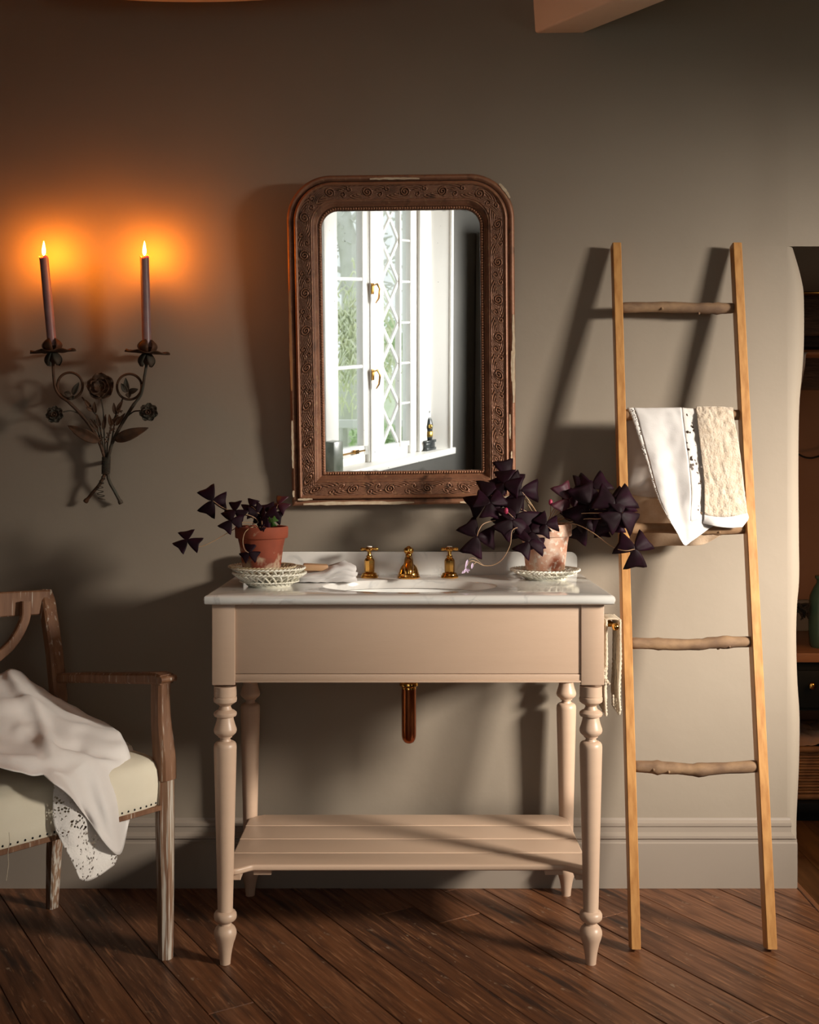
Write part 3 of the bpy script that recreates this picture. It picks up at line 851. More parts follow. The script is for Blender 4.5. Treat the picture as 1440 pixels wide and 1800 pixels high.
slat([(XL, 3.1065), (XR, 3.1065), (XR, 3.165), (XR-.022, 3.192), (XR-.04, 3.202), (XL+.04, 3.202), (XL+.022, 3.192), (XL, 3.165)], bev=.0045)
for X in (-.365, .358):
    g = G(); g.ext(X-.022, X+.022, 2.82, 3.18, SZ-TH-.016, SZ-TH, .001); g.out('shelf_batten', M_van, van)
g = G(); g.ext(XL+.004, XL+.035, 2.78, 3.19, SZ-TH-.014, SZ-TH, .001); g.out('shelf_batten', M_van, van)
g = G(); g.ext(XR-.035, XR-.004, 2.78, 3.19, SZ-TH-.014, SZ-TH, .001); g.out('shelf_batten', M_van, van)

# marble top with oval cut-out, bullnose edge and upstand
top = thing('marble_countertop', (0, 2.97, ZU), 'white marble countertop with grey veins, bullnose edge and low upstand', 'countertop')
CX0, CX1, CY0, CY1 = -.494, .494, 2.713, 3.232
BC = (0.0, 2.93); BA, BB = .2235, .1465
def rrect(ins, n=96):
    """rounded rectangle points at the angles of the oval"""
    out = []
    r = max(.004, .012 - ins)
    for i in range(n):
        a = 2*PI*i/n
        dx, dy = math.cos(a), math.sin(a)
        c = 1e9
        X0, X1, Y0, Y1 = CX0+ins, CX1-ins, CY0+ins, CY1 - (ins if ins < .0 else 0)
        if dx > 1e-9: c = min(c, (X1-BC[0])/dx)
        if dx < -1e-9: c = min(c, (X0-BC[0])/dx)
        if dy > 1e-9: c = min(c, (Y1-BC[1])/dy)
        if dy < -1e-9: c = min(c, (Y0-BC[1])/dy)
        out.append((BC[0]+dx*c, BC[1]+dy*c))
    return out
# angles that hit the corners exactly
n = 144
angs = sorted([2*PI*i/n for i in range(n)] + [math.atan2(y-BC[1], x-BC[0]) % (2*PI) for x in (CX0, CX1) for y in (CY0, CY1)])
def ring_rect(ins, z):
    out = []
    for a in angs:
        dx, dy = math.cos(a), math.sin(a); c = 1e9
        if dx > 1e-9: c = min(c, (CX1-BC[0])/dx)
        if dx < -1e-9: c = min(c, (CX0-BC[0])/dx)
        if dy > 1e-9: c = min(c, (CY1-BC[1])/dy)
        if dy < -1e-9: c = min(c, (CY0-BC[1])/dy)
        x, y = BC[0]+dx*c, BC[1]+dy*c
        # round the plan corners a little
        for sx, ex in ((-1, CX0), (1, CX1)):
            for sy, ey in ((-1, CY0),):
                cxr, cyr = ex - sx*.014, ey - sy*.014
                if (x-cxr)*sx > 0 and (y-cyr)*sy > 0:
                    v = V((x-cxr, y-cyr, 0)); v = v.normalized()*.014; x, y = cxr+v.x, cyr+v.y
        kx = (abs(x)-ins)/abs(x) if abs(abs(x)-.494) < .015 else 1
        x = max(CX0+ins, min(CX1-ins, x)); y = max(CY0+ins, y)
        out.append(V((x, y, z)))
    return out
def ring_oval(k, z): return [V((BC[0]+BA*k*math.cos(a), BC[1]+BB*k*math.sin(a), z)) for a in [math.atan2(math.sin(q)*1.0, math.cos(q)) for q in angs]]
ZT = .9005; rb = (ZT-ZU)/2
g = G(); rows = [ring_oval(1.0, ZU), ring_oval(1.0, ZT-.002), ring_oval(1.006, ZT-.0005), ring_oval(1.015, ZT)]
rows.append([a.lerp(b, .5) for a, b in zip(ring_oval(1.015, ZT), ring_rect(rb, ZT))])
for k in range(9):
    a = PI/2 - PI*k/8
    rows.append(ring_rect(rb - rb*math.cos(a), (ZT+ZU)/2 + rb*math.sin(a)))
rows.append(ring_oval(1.0, ZU))
g.grid(rows, closed_u=True)
g.out('slab', M_marble, top, smooth=35)
g = G()
ux0, ux1, uz = -.473, .473, .965
pl = [(ux0, ZT)] + [(ux0 + .02 - .02*math.cos(a), uz - .02 + .02*math.sin(a)) for a in frange(0, PI/2, 6)] + [(ux1 - .02 + .02*math.sin(a), uz - .02 + .02*math.cos(a)) for a in frange(0, PI/2, 6)] + [(ux1, ZT)]
A = [g.b.verts.new((x, 3.208, z)) for x, z in pl]; B = [g.b.verts.new((x, 3.230, z)) for x, z in pl]
g.b.faces.new(A); g.b.faces.new(B)
for i in range(len(pl)): g.b.faces.new((A[i], A[(i+1) % len(pl)], B[(i+1) % len(pl)], B[i]))
bmesh.ops.recalc_face_normals(g.b, faces=g.b.faces)
bmesh.ops.bevel(g.b, geom=[e for e in g.b.edges if abs(e.verts[0].co.y-3.208) < 1e-5 and abs(e.verts[1].co.y-3.208) < 1e-5], offset=.0015, segments=2, affect='EDGES')
g.out('upstand', M_marble, top, smooth=35)
# undermounted basin
bs = thing('washbasin', (0, 2.93, .74), 'white oval ceramic basin set under the marble cut-out', 'basin')
g = G(); rows = []
for k, z in ((1.10, ZU-.0015), (1.03, ZU-.0015), (1.02, ZU-.006), (1.0, ZU-.03), (.93, ZU-.07), (.78, ZU-.105), (.5, ZU-.125), (.2, ZU-.132), (.09, ZU-.134)):
    rows.append([V((BC[0]+BA*k*math.cos(a), BC[1]+(BB)*k*math.sin(a), z)) for a in frange(0, 2*PI, 72)[:-1]])
for k, z in ((.09, ZU-.150), (.25, ZU-.146), (.55, ZU-.137), (.83, ZU-.115), (.98, ZU-.075), (1.05, ZU-.03), (1.06, ZU-.010), (1.10, ZU-.010)):
    rows.append([V((BC[0]+BA*k*math.cos(a), BC[1]+(BB)*k*math.sin(a), z)) for a in frange(0, 2*PI, 72)[:-1]])
g.grid(rows, closed_u=True, closed_v=True)
g.out('bowl', M_white_cer, bs, smooth=50)
g = G(); g.lathe([(.021, ZU-.134), (.021, ZU-.131), (.016, ZU-.130), (.0, ZU-.131)], (0, 2.93, 0), 24); g.out('drain', M_brass, bs, smooth=40)
# bottle trap
tr = thing('bottle_trap', (0, 2.93, .494), 'brass and copper bottle trap hanging below the washstand apron', 'trap')
tx = -.0015
g = G(); g.lathe([(.030, .7285), (.030, .722), (.020, .716), (.019, .714), (.019, .655), (.023, .653), (.0245, .648), (.0245, .644), (.019, .640), (.0195, .636)][::-1], (tx, 2.93, 0), 32)
tag(g.out('brass_collar', M_brass, tr, smooth=35), 'brass upper collar')
g = G(); g.lathe([(0, .4945), (.006, .495), (.012, .498), (.0165, .505), (.0185, .514), (.0187, .530), (.0187, .636)], (tx, 2.93, 0), 32)
tag(g.out('copper_bottle', M_copper, tr, smooth=50), 'copper lower bottle')
g = G(); g.tube([(tx, 2.945, .668), (tx, 3.0, .668), (tx, 3.258, .668)], .014, 16); g.out('outlet_pipe', M_brass, tr, smooth=True)

# taps
def cross_tap(px, label):
    X, Y = (px-720)/F*3.13, 3.13
    t = thing('tap', (X, Y, ZT), label, 'tap', None)
    g = G(); g.lathe([(.0, 0), (.0235, 0), (.0245, .003), (.0235, .006), (.021, .008), (.0205, .011), (.019, .013), (.014, .015), (.013, .017)], (X, Y, ZT), 32); g.out('base', M_brass, t, smooth=35)
    g = G(); g.lathe([(.0132, .015), (.0138, .018), (.0142, .045), (.0140, .048)], (X, Y, ZT), 8)
    g.lathe([(.0140, .047), (.012, .052), (.008, .055), (.0075, .057), (.0095, .058), (.0095, .060), (.006, .061), (.0052, .064), (.0052, .073), (.008, .075)], (X, Y, ZT), 24)
    g.out('stem', M_brass, t, smooth=30)
    g = G(); g.lathe([(.008, .073), (.0105, .076), (.0105, .082), (.009, .0845), (.0, .0845)], (X, Y, ZT), 24)
    for a in (0.18, .18+PI/2, .18+PI, .18+1.5*PI):
        d = V((math.cos(a), math.sin(a), 0)); c = V((X, Y, ZT+.0785))
        g.tube([c + d*.008, c + d*.013, c + d*.016, c+d*.019, c+d*.022], [.004, .0036, .0048, .0050, .0028], 10); g.ball(c + d*.0205, .0048)
    g.out('cross_handle', M_brass, t, smooth=40)
    g = G(); g.lathe([(.0075, .0845), (.0075, .0860), (.006, .0870), (0, .0873)], (X, Y, ZT), 20)
    tag(g.out('porcelain_disc', M_white_cer, t, smooth=40), 'white porcelain disc')
    return t
cross_tap(649.5, 'brass cross-head tap on the left, nearer the folded cloth')
cross_tap(790.5, 'brass cross-head tap on the right, nearer the large dark plant')
sp = thing('basin_spout', (0, 3.12, ZT), 'short curved brass basin spout between the two taps', 'tap')
sx = -.0022
g = G(); g.lathe([(0, 0), (.030, 0), (.0315, .003), (.0305, .006), (.0285, .008), (.029, .010), (.0275, .015), (.0265, .017), (.0255, .022), (.022, .030), (.015, .038), (.011, .046), (.0095, .060), (.0085, .066), (.011, .068), (.0135, .072), (.0140, .077), (.012, .082), (.006, .085), (.004, .087), (0, .088)], (sx, 3.12, ZT), 40)
g.out('body', M_brass, sp, smooth=35)
g = G(); q = spline([(sx, 3.125, ZT+.050), (sx, 3.100, ZT+.052), (sx, 3.070, ZT+.044), (sx, 3.052, ZT+.028), (sx, 3.047, ZT+.016)], 6)
g.tube(q, [.0105 + .0025*math.sin(i/len(q)*PI) for i in range(len(q))], 20)
g.lathe([(.0105, .010), (.012, .012), (.012, .016), (.010, .018)], (sx, 3.047, ZT), 24)
g.out('nozzle', M_brass, sp, smooth=40)

# towel rail on the right side and its fringed towel
rl = thing('towel_rail', (.50, 2.96, .80), 'thin brass towel rail on the right side of the washstand', 'towel rail')
g = G()
for Y in (2.80, 3.16):
    g = G(); g.tube([(.4685, Y, .818), (.502, Y, .818)], .0045, 12); g.lathe([(.011, 0), (.011, .004), (.006, .006)], (.4685, Y, .818), 20, Matrix.Rotation(PI/2, 4, 'Y'))
    g.out('bracket', M_brass, rl, smooth=40)
g = G(); g.tube([(.502, 2.775, .818), (.502, 3.18, .818)], .0045, 12); g.ball((.502, 2.771, .818), .0095); g.ball((.502, 3.184, .818), .0095)
g.out('rod', M_brass, rl, smooth=True)
tw = thing('hand_towel', (.495, 2.84, .59), 'cream crocheted hand towel with fringe hanging from the brass side rail', 'towel')
def rope(g, pts, r, tw_=26, seg=8):
    q = spline(pts, 14)
    g.tube(q, r, seg, fn=lambda t, a: 1 + .32*math.sin(a*2 + t*tw_))
g = G()
for sx_, dd in ((.4835, -1), (.5145, 1)):
    rows = []
    for i in range(30):
        t_ = i/29; z = .829 - t_*.195; r = []
        for j in range(8):
            Y = 2.800 + j*.012
            r.append(V((sx_ + .003*math.sin(j*1.7 + t_*6) + dd*.004*(1-t_) - .0*t_, Y + .004*math.sin(t_*5), z)))
        rows.append(r)
    g.grid(rows)
rows = []
for i in range(9):
    a = PI*i/8
    rows.append([V((.499 - .0165*math.cos(a), 2.800 + j*.012, .829 + .004*math.sin(a))) for j in range(8)])
g.grid(rows)
g.out('cloth', M_cord, tw, smooth=True, thick=.004)
g = G()
for j in range(8):
    Y = 2.792 + j*.013
    for sx_ in (.4825, .5165):
        rope(g, [(sx_, Y, .833), (sx_ + .004*math.sin(j), Y, .74), (sx_ - .003*math.cos(j*2), Y + .004, .66), (sx_+.003*math.sin(j*3), Y, .608 - .012*random.random())], .0036, 130)
tag(g.out('fringe', M_cord, tw, smooth=True), 'knotted cream fringe', kind='stuff')
g = G(); rope(g, [(.484, 2.79, .72), (.474, 2.785, .70), (.486, 2.785, .68)], .003, 40); rope(g, [(.470, 2.79, .705), (.476, 2.785, .69), (.490, 2.785, .675)], .003, 40); g.out('loose_thread', M_cord, tw)

# ============================================================ MIRROR
mi = bpy.data.objects.new('wall_mirror', None); col.objects.link(mi); WL[mi] = V(MLOC); mi.location = MLOC
tag(mi, 'antique arched wall mirror with a carved and chipped red-bronze frame', 'mirror')
FW, FH = .637, .925
NC, NS, NT = 70, 520, 260
def outline(d, h):
    """closed path: bottom-left, up the left side, over the top corners, down, and along the bottom; width follows d"""
    x0, x1, z0, z1 = -FW/2 + d, FW/2 - d, d, FH - d
    r = max(.004, .125 - .80*d)
    out = []
    for i in range(NS): out.append((x0, z0 + (z1-r-z0)*i/NS))
    for i in range(NC): a = PI - PI/2*i/NC; out.append((x0+r + r*math.cos(a), z1-r + r*math.sin(a)))
    for i in range(NT): out.append((x0+r + (x1-x0-2*r)*i/NT, z1))
    for i in range(NC): a = PI/2 - PI/2*i/NC; out.append((x1-r + r*math.cos(a), z1-r + r*math.sin(a)))
    for i in range(NS): out.append((x1, z1-r - (z1-r-z0)*i/NS))
    for i in range(NT+40): out.append((x1 - (x1-x0)*i/(NT+40), z0))
    return out
base_o = outline(.05, 0)
sl = [0.0]
for i in range(1, len(base_o)): sl.append(sl[-1] + math.dist(base_o[i-1], base_o[i]))
PER = .104
def orn(i, t):
    """carved scroll pattern: rows of spirals joined by feathered strokes"""
    s_ = sl[i] / PER
    u = s_ % 1.0
    def curl(cu, ct, R, turn):
        dx = (u - cu); dx -= round(dx); dx *= PER; dt = (t - ct) * .036
        r = math.hypot(dx, dt)
        if r > R: return None
        a = math.atan2(dt, dx)
        return .5 + .5*math.cos(r*2*PI/.0065 - a*turn)
    for c in ((.28, .48, .0135, 1), (.62, .68, .0075, -1), (.80, .26, .008, 1)):
        k = curl(*c)
        if k is not None: return k * .0072 * (1 if c[2] > .01 else .8)
    du_ = (u - .28); du_ -= round(du_); du_ *= PER
    r2 = math.hypot(du_*.62 + (t-.5)*.014, (t + .25 if t > .5 - du_*6 else 1.25 - t)*.036)
    k = .5 + .5*math.cos(2*PI*r2/.0046)
    return .0066 * k * (.50 + .50*math.sin(PI*t))
profm = [(0, 0), (0, .014), (.001, .027), (.004, .033), (.008, .0355), (.012, .035), (.016, .031), (.0185, .029), (.0205, .031), (.0215, .040), (.024, .0435), (.027, .0445), (.030, .0430), (.0315, .040)]
orns = [(.0325 + .0345*k/22, k/22) for k in range(23)]
inner = [(.0685, .040), (.0700, .0385), (.0715, .0372), (.0735, .0375), (.0755, .036), (.0785, .0315), (.0815, .0265), (.0840, .0235), (.0855, .0225), (.0865, .0235), (.0875, .0225), (.0885, .0195), (.0955, .0175), (.0965, .0165)]
def MP(p): return V(p)       # local to the mirror's Empty; its rotation is applied below
def mout(g, name, m, smooth=True, kind=None, label=None):
    o = g.out(name, m, mi, smooth=smooth)
    o.location = o.location + WL[mi]
    return tag(o, label, kind=kind)
def ring_m(d, h, o_=None):
    pts = outline(d, h)
    return [V((x, -(h + (orn(i, o_) if o_ is not None else 0)), z)) for i, (x, z) in enumerate(pts)]
g = G(); g.grid([ring_m(d, h) for d, h in profm], closed_u=True)
mout(g, 'outer_moulding', M_frame, 40)
g = G(); g.grid([ring_m(.0315, .0392)] + [ring_m(d, .0365 - .001*math.sin(t*PI), t) for d, t in orns] + [ring_m(.0685, .0392)], closed_u=True)
mout(g, 'carved_band', M_frame, True, label='band of carved scrolls and feathered leaves')
g = G(); g.grid([ring_m(d, h) for d, h in inner] + [ring_m(.0970, .008)], closed_u=True)
mout(g, 'inner_moulding', M_frame, 40)
# beading round the glass
g = G(); bo = outline(.0920, 0); acc = 0; last = bo[0]
def bead(x, z): g.ball((x, -.0225, z), .0036, (1, 1, 1), 8, 5)
L_ = [0]
pp = bo + [bo[0]]
dist_ = 0
for a, c in zip(pp, pp[1:]):
    seg_ = math.dist(a, c)
    while dist_ <= seg_:
        k = dist_/seg_ if seg_ else 0
        bead(a[0]+(c[0]-a[0])*k, a[1]+(c[1]-a[1])*k); dist_ += .0072
    dist_ -= seg_
mout(g, 'beading', M_frame, True, 'stuff')
# back board and glass
g = G(); pts = outline(.004, 0)
f1 = [g.b.verts.new((x, -.001, z)) for x, z in pts]; f2 = [g.b.verts.new((x, -.006, z)) for x, z in pts]
g.b.faces.new(f1); g.b.faces.new(list(reversed(f2)))
for i in range(len(pts)): g.b.faces.new((f1[i], f1[(i+1) % len(pts)], f2[(i+1) % len(pts)], f2[i]))
mout(g, 'back_board', M_frameside, None)
g = G(); pts = outline(.094, 0)
f1 = [g.b.verts.new((x, -.010, z)) for x, z in pts]; f2 = [g.b.verts.new((x, -.007, z)) for x, z in pts]
g.b.faces.new(f1); g.b.faces.new(list(reversed(f2)))
for i in range(len(pts)): g.b.faces.new((f1[i], f1[(i+1) % len(pts)], f2[(i+1) % len(pts)], f2[i]))
mout(g, 'glass', mirror_mat(.45, .73), None)
# chips where the bronze has come away
def chip(pts, w, m=M_gesso, h=.0015):
    """a ragged thin flake along a line in the mirror's plane; pts are (x, height out, z)"""
    b = G(); q = spline([V((x, -hh, z)) for x, hh, z in pts], 7); A = []
    n = len(q)
    for i, p in enumerate(q):
        t = (q[min(i+1, n-1)] - q[max(i-1, 0)]).normalized(); s_ = V((t.z, 0, -t.x))
        k = math.sin(PI*min(1, max(0, (i+.35)/(n-.3)))) ** .25
        wa, wb = w*.5*k*(1 + random.uniform(-.35, .25)), w*.5*k*(1 + random.uniform(-.35, .25))
        A.append([p + s_*wa, p + s_*wa + V((0, -h, 0)), p - s_*wb + V((0, -h, 0)), p - s_*wb])
    b.grid(A, closed_u=True); b.b.faces.new([v for v in b.b.verts[:4]] if False else [list(b.b.verts)[i] for i in range(4)])
    mout(b, 'chipped_gesso' if m is M_gesso else 'bare_wood', m, None, label='bare cream gesso' if m is M_gesso else 'bare orange wood')
def mx(px): return (px - 708) * 1.585e-3      # mirror-local coordinates of a pixel of the photograph
def mz(py): return (887 - py) * 1.583e-3
hx, hz = FW/2, FH
chip([(mx(655), .0350, hz-.0135), (mx(695), .0350, hz-.0125), (mx(742), .0350, hz-.0135)], .006)
chip([(hx-.043, .034, hz-.030), (hx-.028, .034, hz-.047), (hx-.014, .034, hz-.070)], .008)
for y0, y1, d, w in ((550, 706, .006, .008), (614, 668, .011, .005), (726, 770, .017, .004), (792, 812, .013, .005)):
    chip([(hx-d, .0352, mz(y0)), (hx-d, .0352, mz((y0+y1)/2)), (hx-d, .0352, mz(y1))], w)
for y0, y1 in ((503, 680),): chip([(-hx+.006, .0345, mz(y0)), (-hx+.006, .0345, mz((y0+y1)/2)), (-hx+.006, .0345, mz(y1))], .007, M_oakbare)
for y0, y1 in ((733, 818), (858, 870)): chip([(-hx+.006, .0345, mz(y0)), (-hx+.006, .0345, mz((y0+y1)/2)), (-hx+.006, .0345, mz(y1))], .006)
chip([(mx(528), .0345, .007), (mx(600), .0345, .0085), (mx(660), .0345, .007), (mx(726), .0345, .008)], .010)
chip([(mx(808), .0345, .007), (mx(850), .0345, .0075), (mx(880), .0345, .008)], .008)
chip([(mx(519), .0435, .021), (mx(545), .0435, .022)], .006)
chip([(mx(886), .0435, .020), (mx(902), .0435, .022)], .010)
mi.rotation_euler = MM.to_euler()

# ============================================================ LADDER
ld = thing('ladder', (.74, 2.85, 0), 'tall honey-coloured pine ladder with branch rungs leaning on the wall', 'ladder')
LS = .411 / 1.8325
def lad_z(y):
    k = (y - HZ) / F
    return (CH - k*2.826) / (1 + k*LS)
def lad_y(z): return 2.826 + z*LS
for (xb, xt), w in (((.5625, .5875), .0245), ((.9005, .9290), .0255)):
    g = G()
    q0, q1 = V((xb, 2.840, .006)), V((xt, 2.840 + LS*1.8325 - .012, 1.836))
    g.bar([q0, q0.lerp(q1, .25), q0.lerp(q1, .5), q0.lerp(q1, .75), q1], [(w, .036)]*5, V((1, 0, 0)), .08)
    for v in g.b.verts: v.co.z = max(v.co.z, 0)
    g.out('stile', M_ladder, ld, smooth=30)
rr = []
for y, m, r, lab in ((540, M_bark2, .0150, 'pale silver-brown rung'), (730, M_bark, .0150, None), (930, M_bark, .0140, 'dark brown rung'), (1133, M_bark2, .0150, 'knotty grey-brown rung'), (1349, M_bark2, .0155, 'crooked grey-brown rung')):
    z = lad_z(y); Y = lad_y(z) + .012; k = z/1.8325
    xa, xb = .5625 + .025*k + .006, .9005 + .0285*k - .006
    n_ = 26; pts = []; rad = []
    kn = [(random.uniform(.1, .9), random.uniform(.8, 1.6)) for _ in range(4)]
    for i in range(n_):
        t = i/(n_-1)
        bend = -.006*math.sin(PI*t) if y == 1349 else .002*math.sin(PI*t*2 + y)
        if y == 1349: bend += -.004*math.exp(-((t-.5)/.1)**2)
        pts.append(V((xa + (xb-xa)*t, Y + .002*math.sin(t*7), z + bend + (.003 if y == 1133 and t > .6 else 0))))
        q = r * (1 + .04*math.sin(t*17 + y)) + sum(.0022*b*math.exp(-((t-a)/.018)**2) for a, b in kn)
        if t < .03 or t > .97: q = r*.86
        rad.append(q)
    g = G(); g.tube(pts, rad, 18, fn=lambda t, a: 1 + .05*noise.noise(V((t*9, math.cos(a)*1.5, math.sin(a)*1.5 + y))))
    for a, b in kn[:2]:
        p = pts[int(a*(n_-1))]; aa = random.uniform(-2.2, .4); d = V((0, -abs(math.cos(aa)), math.sin(aa)))
        g.tube([p + d*r*.7, p + d*(r+.0035)], [.006, .003], 8)
    tag(g.out('rung', m, ld, smooth=True), lab)
    rr.append((xa, xb, Y, z, r))

# towels on the second rung
_, _, RY, RZ, RR = rr[1]
t1 = thing('linen_cloth', (.68, RY, RZ-.3), 'white linen cloth with a lace insert hanging over the second ladder rung', 'cloth')
Yf = RY - RR - .006; Yb = RY + RR + .006
YF3 = rr[2][2] - rr[2][4] - .010
def fwd(rows):
    return [[(a, b, c + (YF3 - Yf) * max(0, min(1.0, (b - 742) / 170.0))) for a, b, c in r] for r in rows]
def T(y, dy=0): return (y)
def on(px, py, Y): return (px, py, Y)
rows = [
 [(1104,722,RY+.004),(1140,721,RY+.004),(1170,721,RY+.004),(1198,722,RY+.004),(1214,722,RY+.004),(1228,722,RY+.004),(1250,723,RY+.004),(1272,724,RY+.006)],
 [(1104,717,RY-.012),(1140,718,RY-.012),(1170,718,RY-.012),(1198,718,RY-.012),(1214,719,RY-.012),(1228,719,RY-.012),(1250,719,RY-.01),(1270,720,RY-.008)],
 [(1112,736,Yf),(1143,738,Yf-.004),(1172,738,Yf),(1201,738,Yf-.004),(1217,739,Yf),(1231,739,Yf),(1250,739,Yf+.004),(1268,739,Yf+.004)],
 [(1124,775,Yf-.004),(1150,778,Yf-.010),(1178,778,Yf-.002),(1206,778,Yf-.010),(1221,779,Yf-.003),(1236,779,Yf+.002),(1250,779,Yf+.006),(1272,779,Yf+.006)],
 [(1136,812,Yf-.006),(1158,818,Yf-.016),(1184,820,Yf-.004),(1212,820,Yf-.014),(1226,821,Yf-.004),(1240,821,Yf),(1250,821,Yf+.004),(1276,821,Yf+.006)],
 [(1147,852,Yf-.010),(1167,862,Yf-.020),(1190,866,Yf-.006),(1215,866,Yf-.016),(1229,866,Yf-.006),(1242,866,Yf-.002),(1256,864,Yf+.002),(1278,862,Yf+.004)],
 [(1162,888,Yf-.020),(1176,898,Yf-.026),(1195,906,Yf-.014),(1214,906,Yf-.018),(1228,904,Yf-.010),(1241,902,Yf-.004),(1256,900,Yf),(1278,896,Yf+.002)],
 [(1178,916,Yf-.034),(1188,928,Yf-.036),(1200,936,Yf-.028),(1213,935,Yf-.026),(1225,930,Yf-.020),(1238,925,Yf-.010),(1254,920,Yf-.002),(1276,916,Yf+.002)],
 [(1192,938,Yf-.044),(1197,950,Yf-.044),(1205,959,Yf-.036),(1214,953,Yf-.032),(1224,946,Yf-.028),(1236,937,Yf-.012),(1250,927,Yf-.004),(1262,922,Yf)]]
cg = cloth_rows(fwd(rows), 7, 7, .0035, 26, 1)
nrw, ncl = len(cg), len(cg[0])
ca, cb_ = 21, 35        # columns of the lace insert
def sub(gr, i0, i1, j0, j1): return [r[j0:j1+1] for r in gr[i0:i1+1]]
g = G(); g.grid(sub(cg, 0, nrw-1, 2, ca)); g.grid(sub(cg, 0, nrw-1, cb_, ncl-1)); g.grid(sub(cg, 44, nrw-1, ca, cb_))
bmesh.ops.remove_doubles(g.b, verts=g.b.verts, dist=1e-5)
g.out('linen', M_linen, t1, smooth=True, thick=.0012)
g = G(); g.grid(sub(cg, 0, 44, ca, cb_)); tag(g.out('lace_insert', M_lace2, t1, smooth=True, thick=.0008), 'openwork lace strip')
g = G(); g.grid(sub(cg, 0, nrw-1, 0, 2)); tag(g.out('drawn_thread_hem', holes('hem_holes', (.64, .61, .58), 260, .45), t1, smooth=True, thick=.0008), 'hem with a line of small holes')
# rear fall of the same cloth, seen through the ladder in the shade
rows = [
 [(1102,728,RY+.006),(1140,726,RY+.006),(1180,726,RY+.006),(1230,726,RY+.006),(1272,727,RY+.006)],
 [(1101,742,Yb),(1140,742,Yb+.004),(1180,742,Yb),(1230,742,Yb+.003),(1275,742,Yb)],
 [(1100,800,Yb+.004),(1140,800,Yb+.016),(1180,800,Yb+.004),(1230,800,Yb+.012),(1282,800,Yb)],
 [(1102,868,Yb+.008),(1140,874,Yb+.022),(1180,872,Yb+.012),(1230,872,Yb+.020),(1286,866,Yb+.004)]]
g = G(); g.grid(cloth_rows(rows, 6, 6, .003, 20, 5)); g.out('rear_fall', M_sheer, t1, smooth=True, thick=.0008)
rows2 = [rows[-1],
 [(1103,900,Yb+.010),(1140,908,Yb+.026),(1180,906,Yb+.020),(1230,904,Yb+.024),(1288,896,Yb+.004)],
 [(1106,945,Yb+.016),(1136,952,Yb+.032),(1180,950,Yb+.024),(1230,948,Yb+.028),(1270,936,Yb+.010)],
 [(1108,951,Yb+.018),(1128,962,Yb+.034),(1178,959,Yb+.026),(1232,958,Yb+.028),(1266,942,Yb+.012)]]
g = G(); g.grid(cloth_rows(rows2, 6, 6, .003, 20, 5)); tag(g.out('tan_border', M_tan, t1, smooth=True, thick=.0008), 'tan gauze border')
t2_ = thing('terry_towel', (.84, RY, RZ-.3), 'cream textured towel hanging right of the white cloth on the ladder', 'towel')
Yt = Yf - .004
rows = [
 [(1226,722,RY+.008),(1242,721,RY+.008),(1262,721,RY+.008),(1291,722,RY+.008)],
 [(1224,716,RY-.014),(1242,716,RY-.014),(1262,716,RY-.014),(1289,718,RY-.012)],
 [(1226,738,Yt-.004),(1244,738,Yt-.008),(1264,738,Yt-.004),(1291,738,Yt-.002)],
 [(1232,790,Yt-.006),(1250,790,Yt-.007),(1272,790,Yt-.006),(1300,788,Yt-.002)],
 [(1238,850,Yt-.008),(1256,850,Yt-.007),(1280,852,Yt-.008),(1307,848,Yt-.004)],
 [(1238,904,Yt-.008),(1257,908,Yt-.007),(1284,908,Yt-.008),(1314,902,Yt-.004)]]
g = G(); g.grid(cloth_rows(fwd(rows), 12, 12, .0035, 90, 9)); g.out('towel_body', M_terry, t2_, smooth=True, thick=.003)
rows = [rows[-1], [(1237,914,Yt-.010),(1257,918,Yt-.020),(1284,920,Yt-.010),(1316,912,Yt-.004)], [(1236,920,Yt-.010),(1258,925,Yt-.020),(1284,928,Yt-.008),(1305,927,Yt-.008)]]
g = G(); g.grid(cloth_rows(fwd(rows), 8, 4, .002, 40, 9)); tag(g.out('woven_hem', M_linen, t2_, smooth=True, thick=.002), 'plain white hem')

# ============================================================ CHAIR
ch = thing('armchair', (-.78, 2.95, 0), 'limed oak open armchair with a crossed splat back and cream calico seat', 'chair')
FR, BR = V((-.599, 2.800, 0)), V((-.972, 3.113, 0))
aa_ = (FR - BR).normalized(); ll = V((-.657, -.754, 0)).normalized()
if ll.dot(aa_) > .05: pass
FL, BL = FR + ll*.52, BR + ll*.48
def zz(v, z): return V((v.x, v.y, z))
for k, (fr, sgn) in enumerate(((FR, 0), (FL, 1))):
    off = fr - FR
    pts = [(P(289.5, 1690, FR.y) + off)] 
    pts = [V((-.600, 2.800, 0)), V((-.6005, 2.800, .15)), V((-.602, 2.800, .33)), V((-.602, 2.800, .44)), V((-.603, 2.800, .485)), V((-.607, 2.801, .53)), V((-.612, 2.803, .58)), V((-.614, 2.804, .63)), V((-.613, 2.803, .675))]
    g = G(); g.bar([p + off for p in pts[:4]], [(.036, .034), (.041, .038), (.046, .044), (.047, .045)], aa_, .30)
    g.out('front_leg', M_chairleg, ch, smooth=40)
    g = G(); g.bar([p + off for p in pts[3:]], [(.047, .045), (.048, .046), (.044, .044), (.041, .040), (.040, .037), (.041, .037)], aa_, .16)
    g.out('arm_support', M_chair, ch, smooth=40)
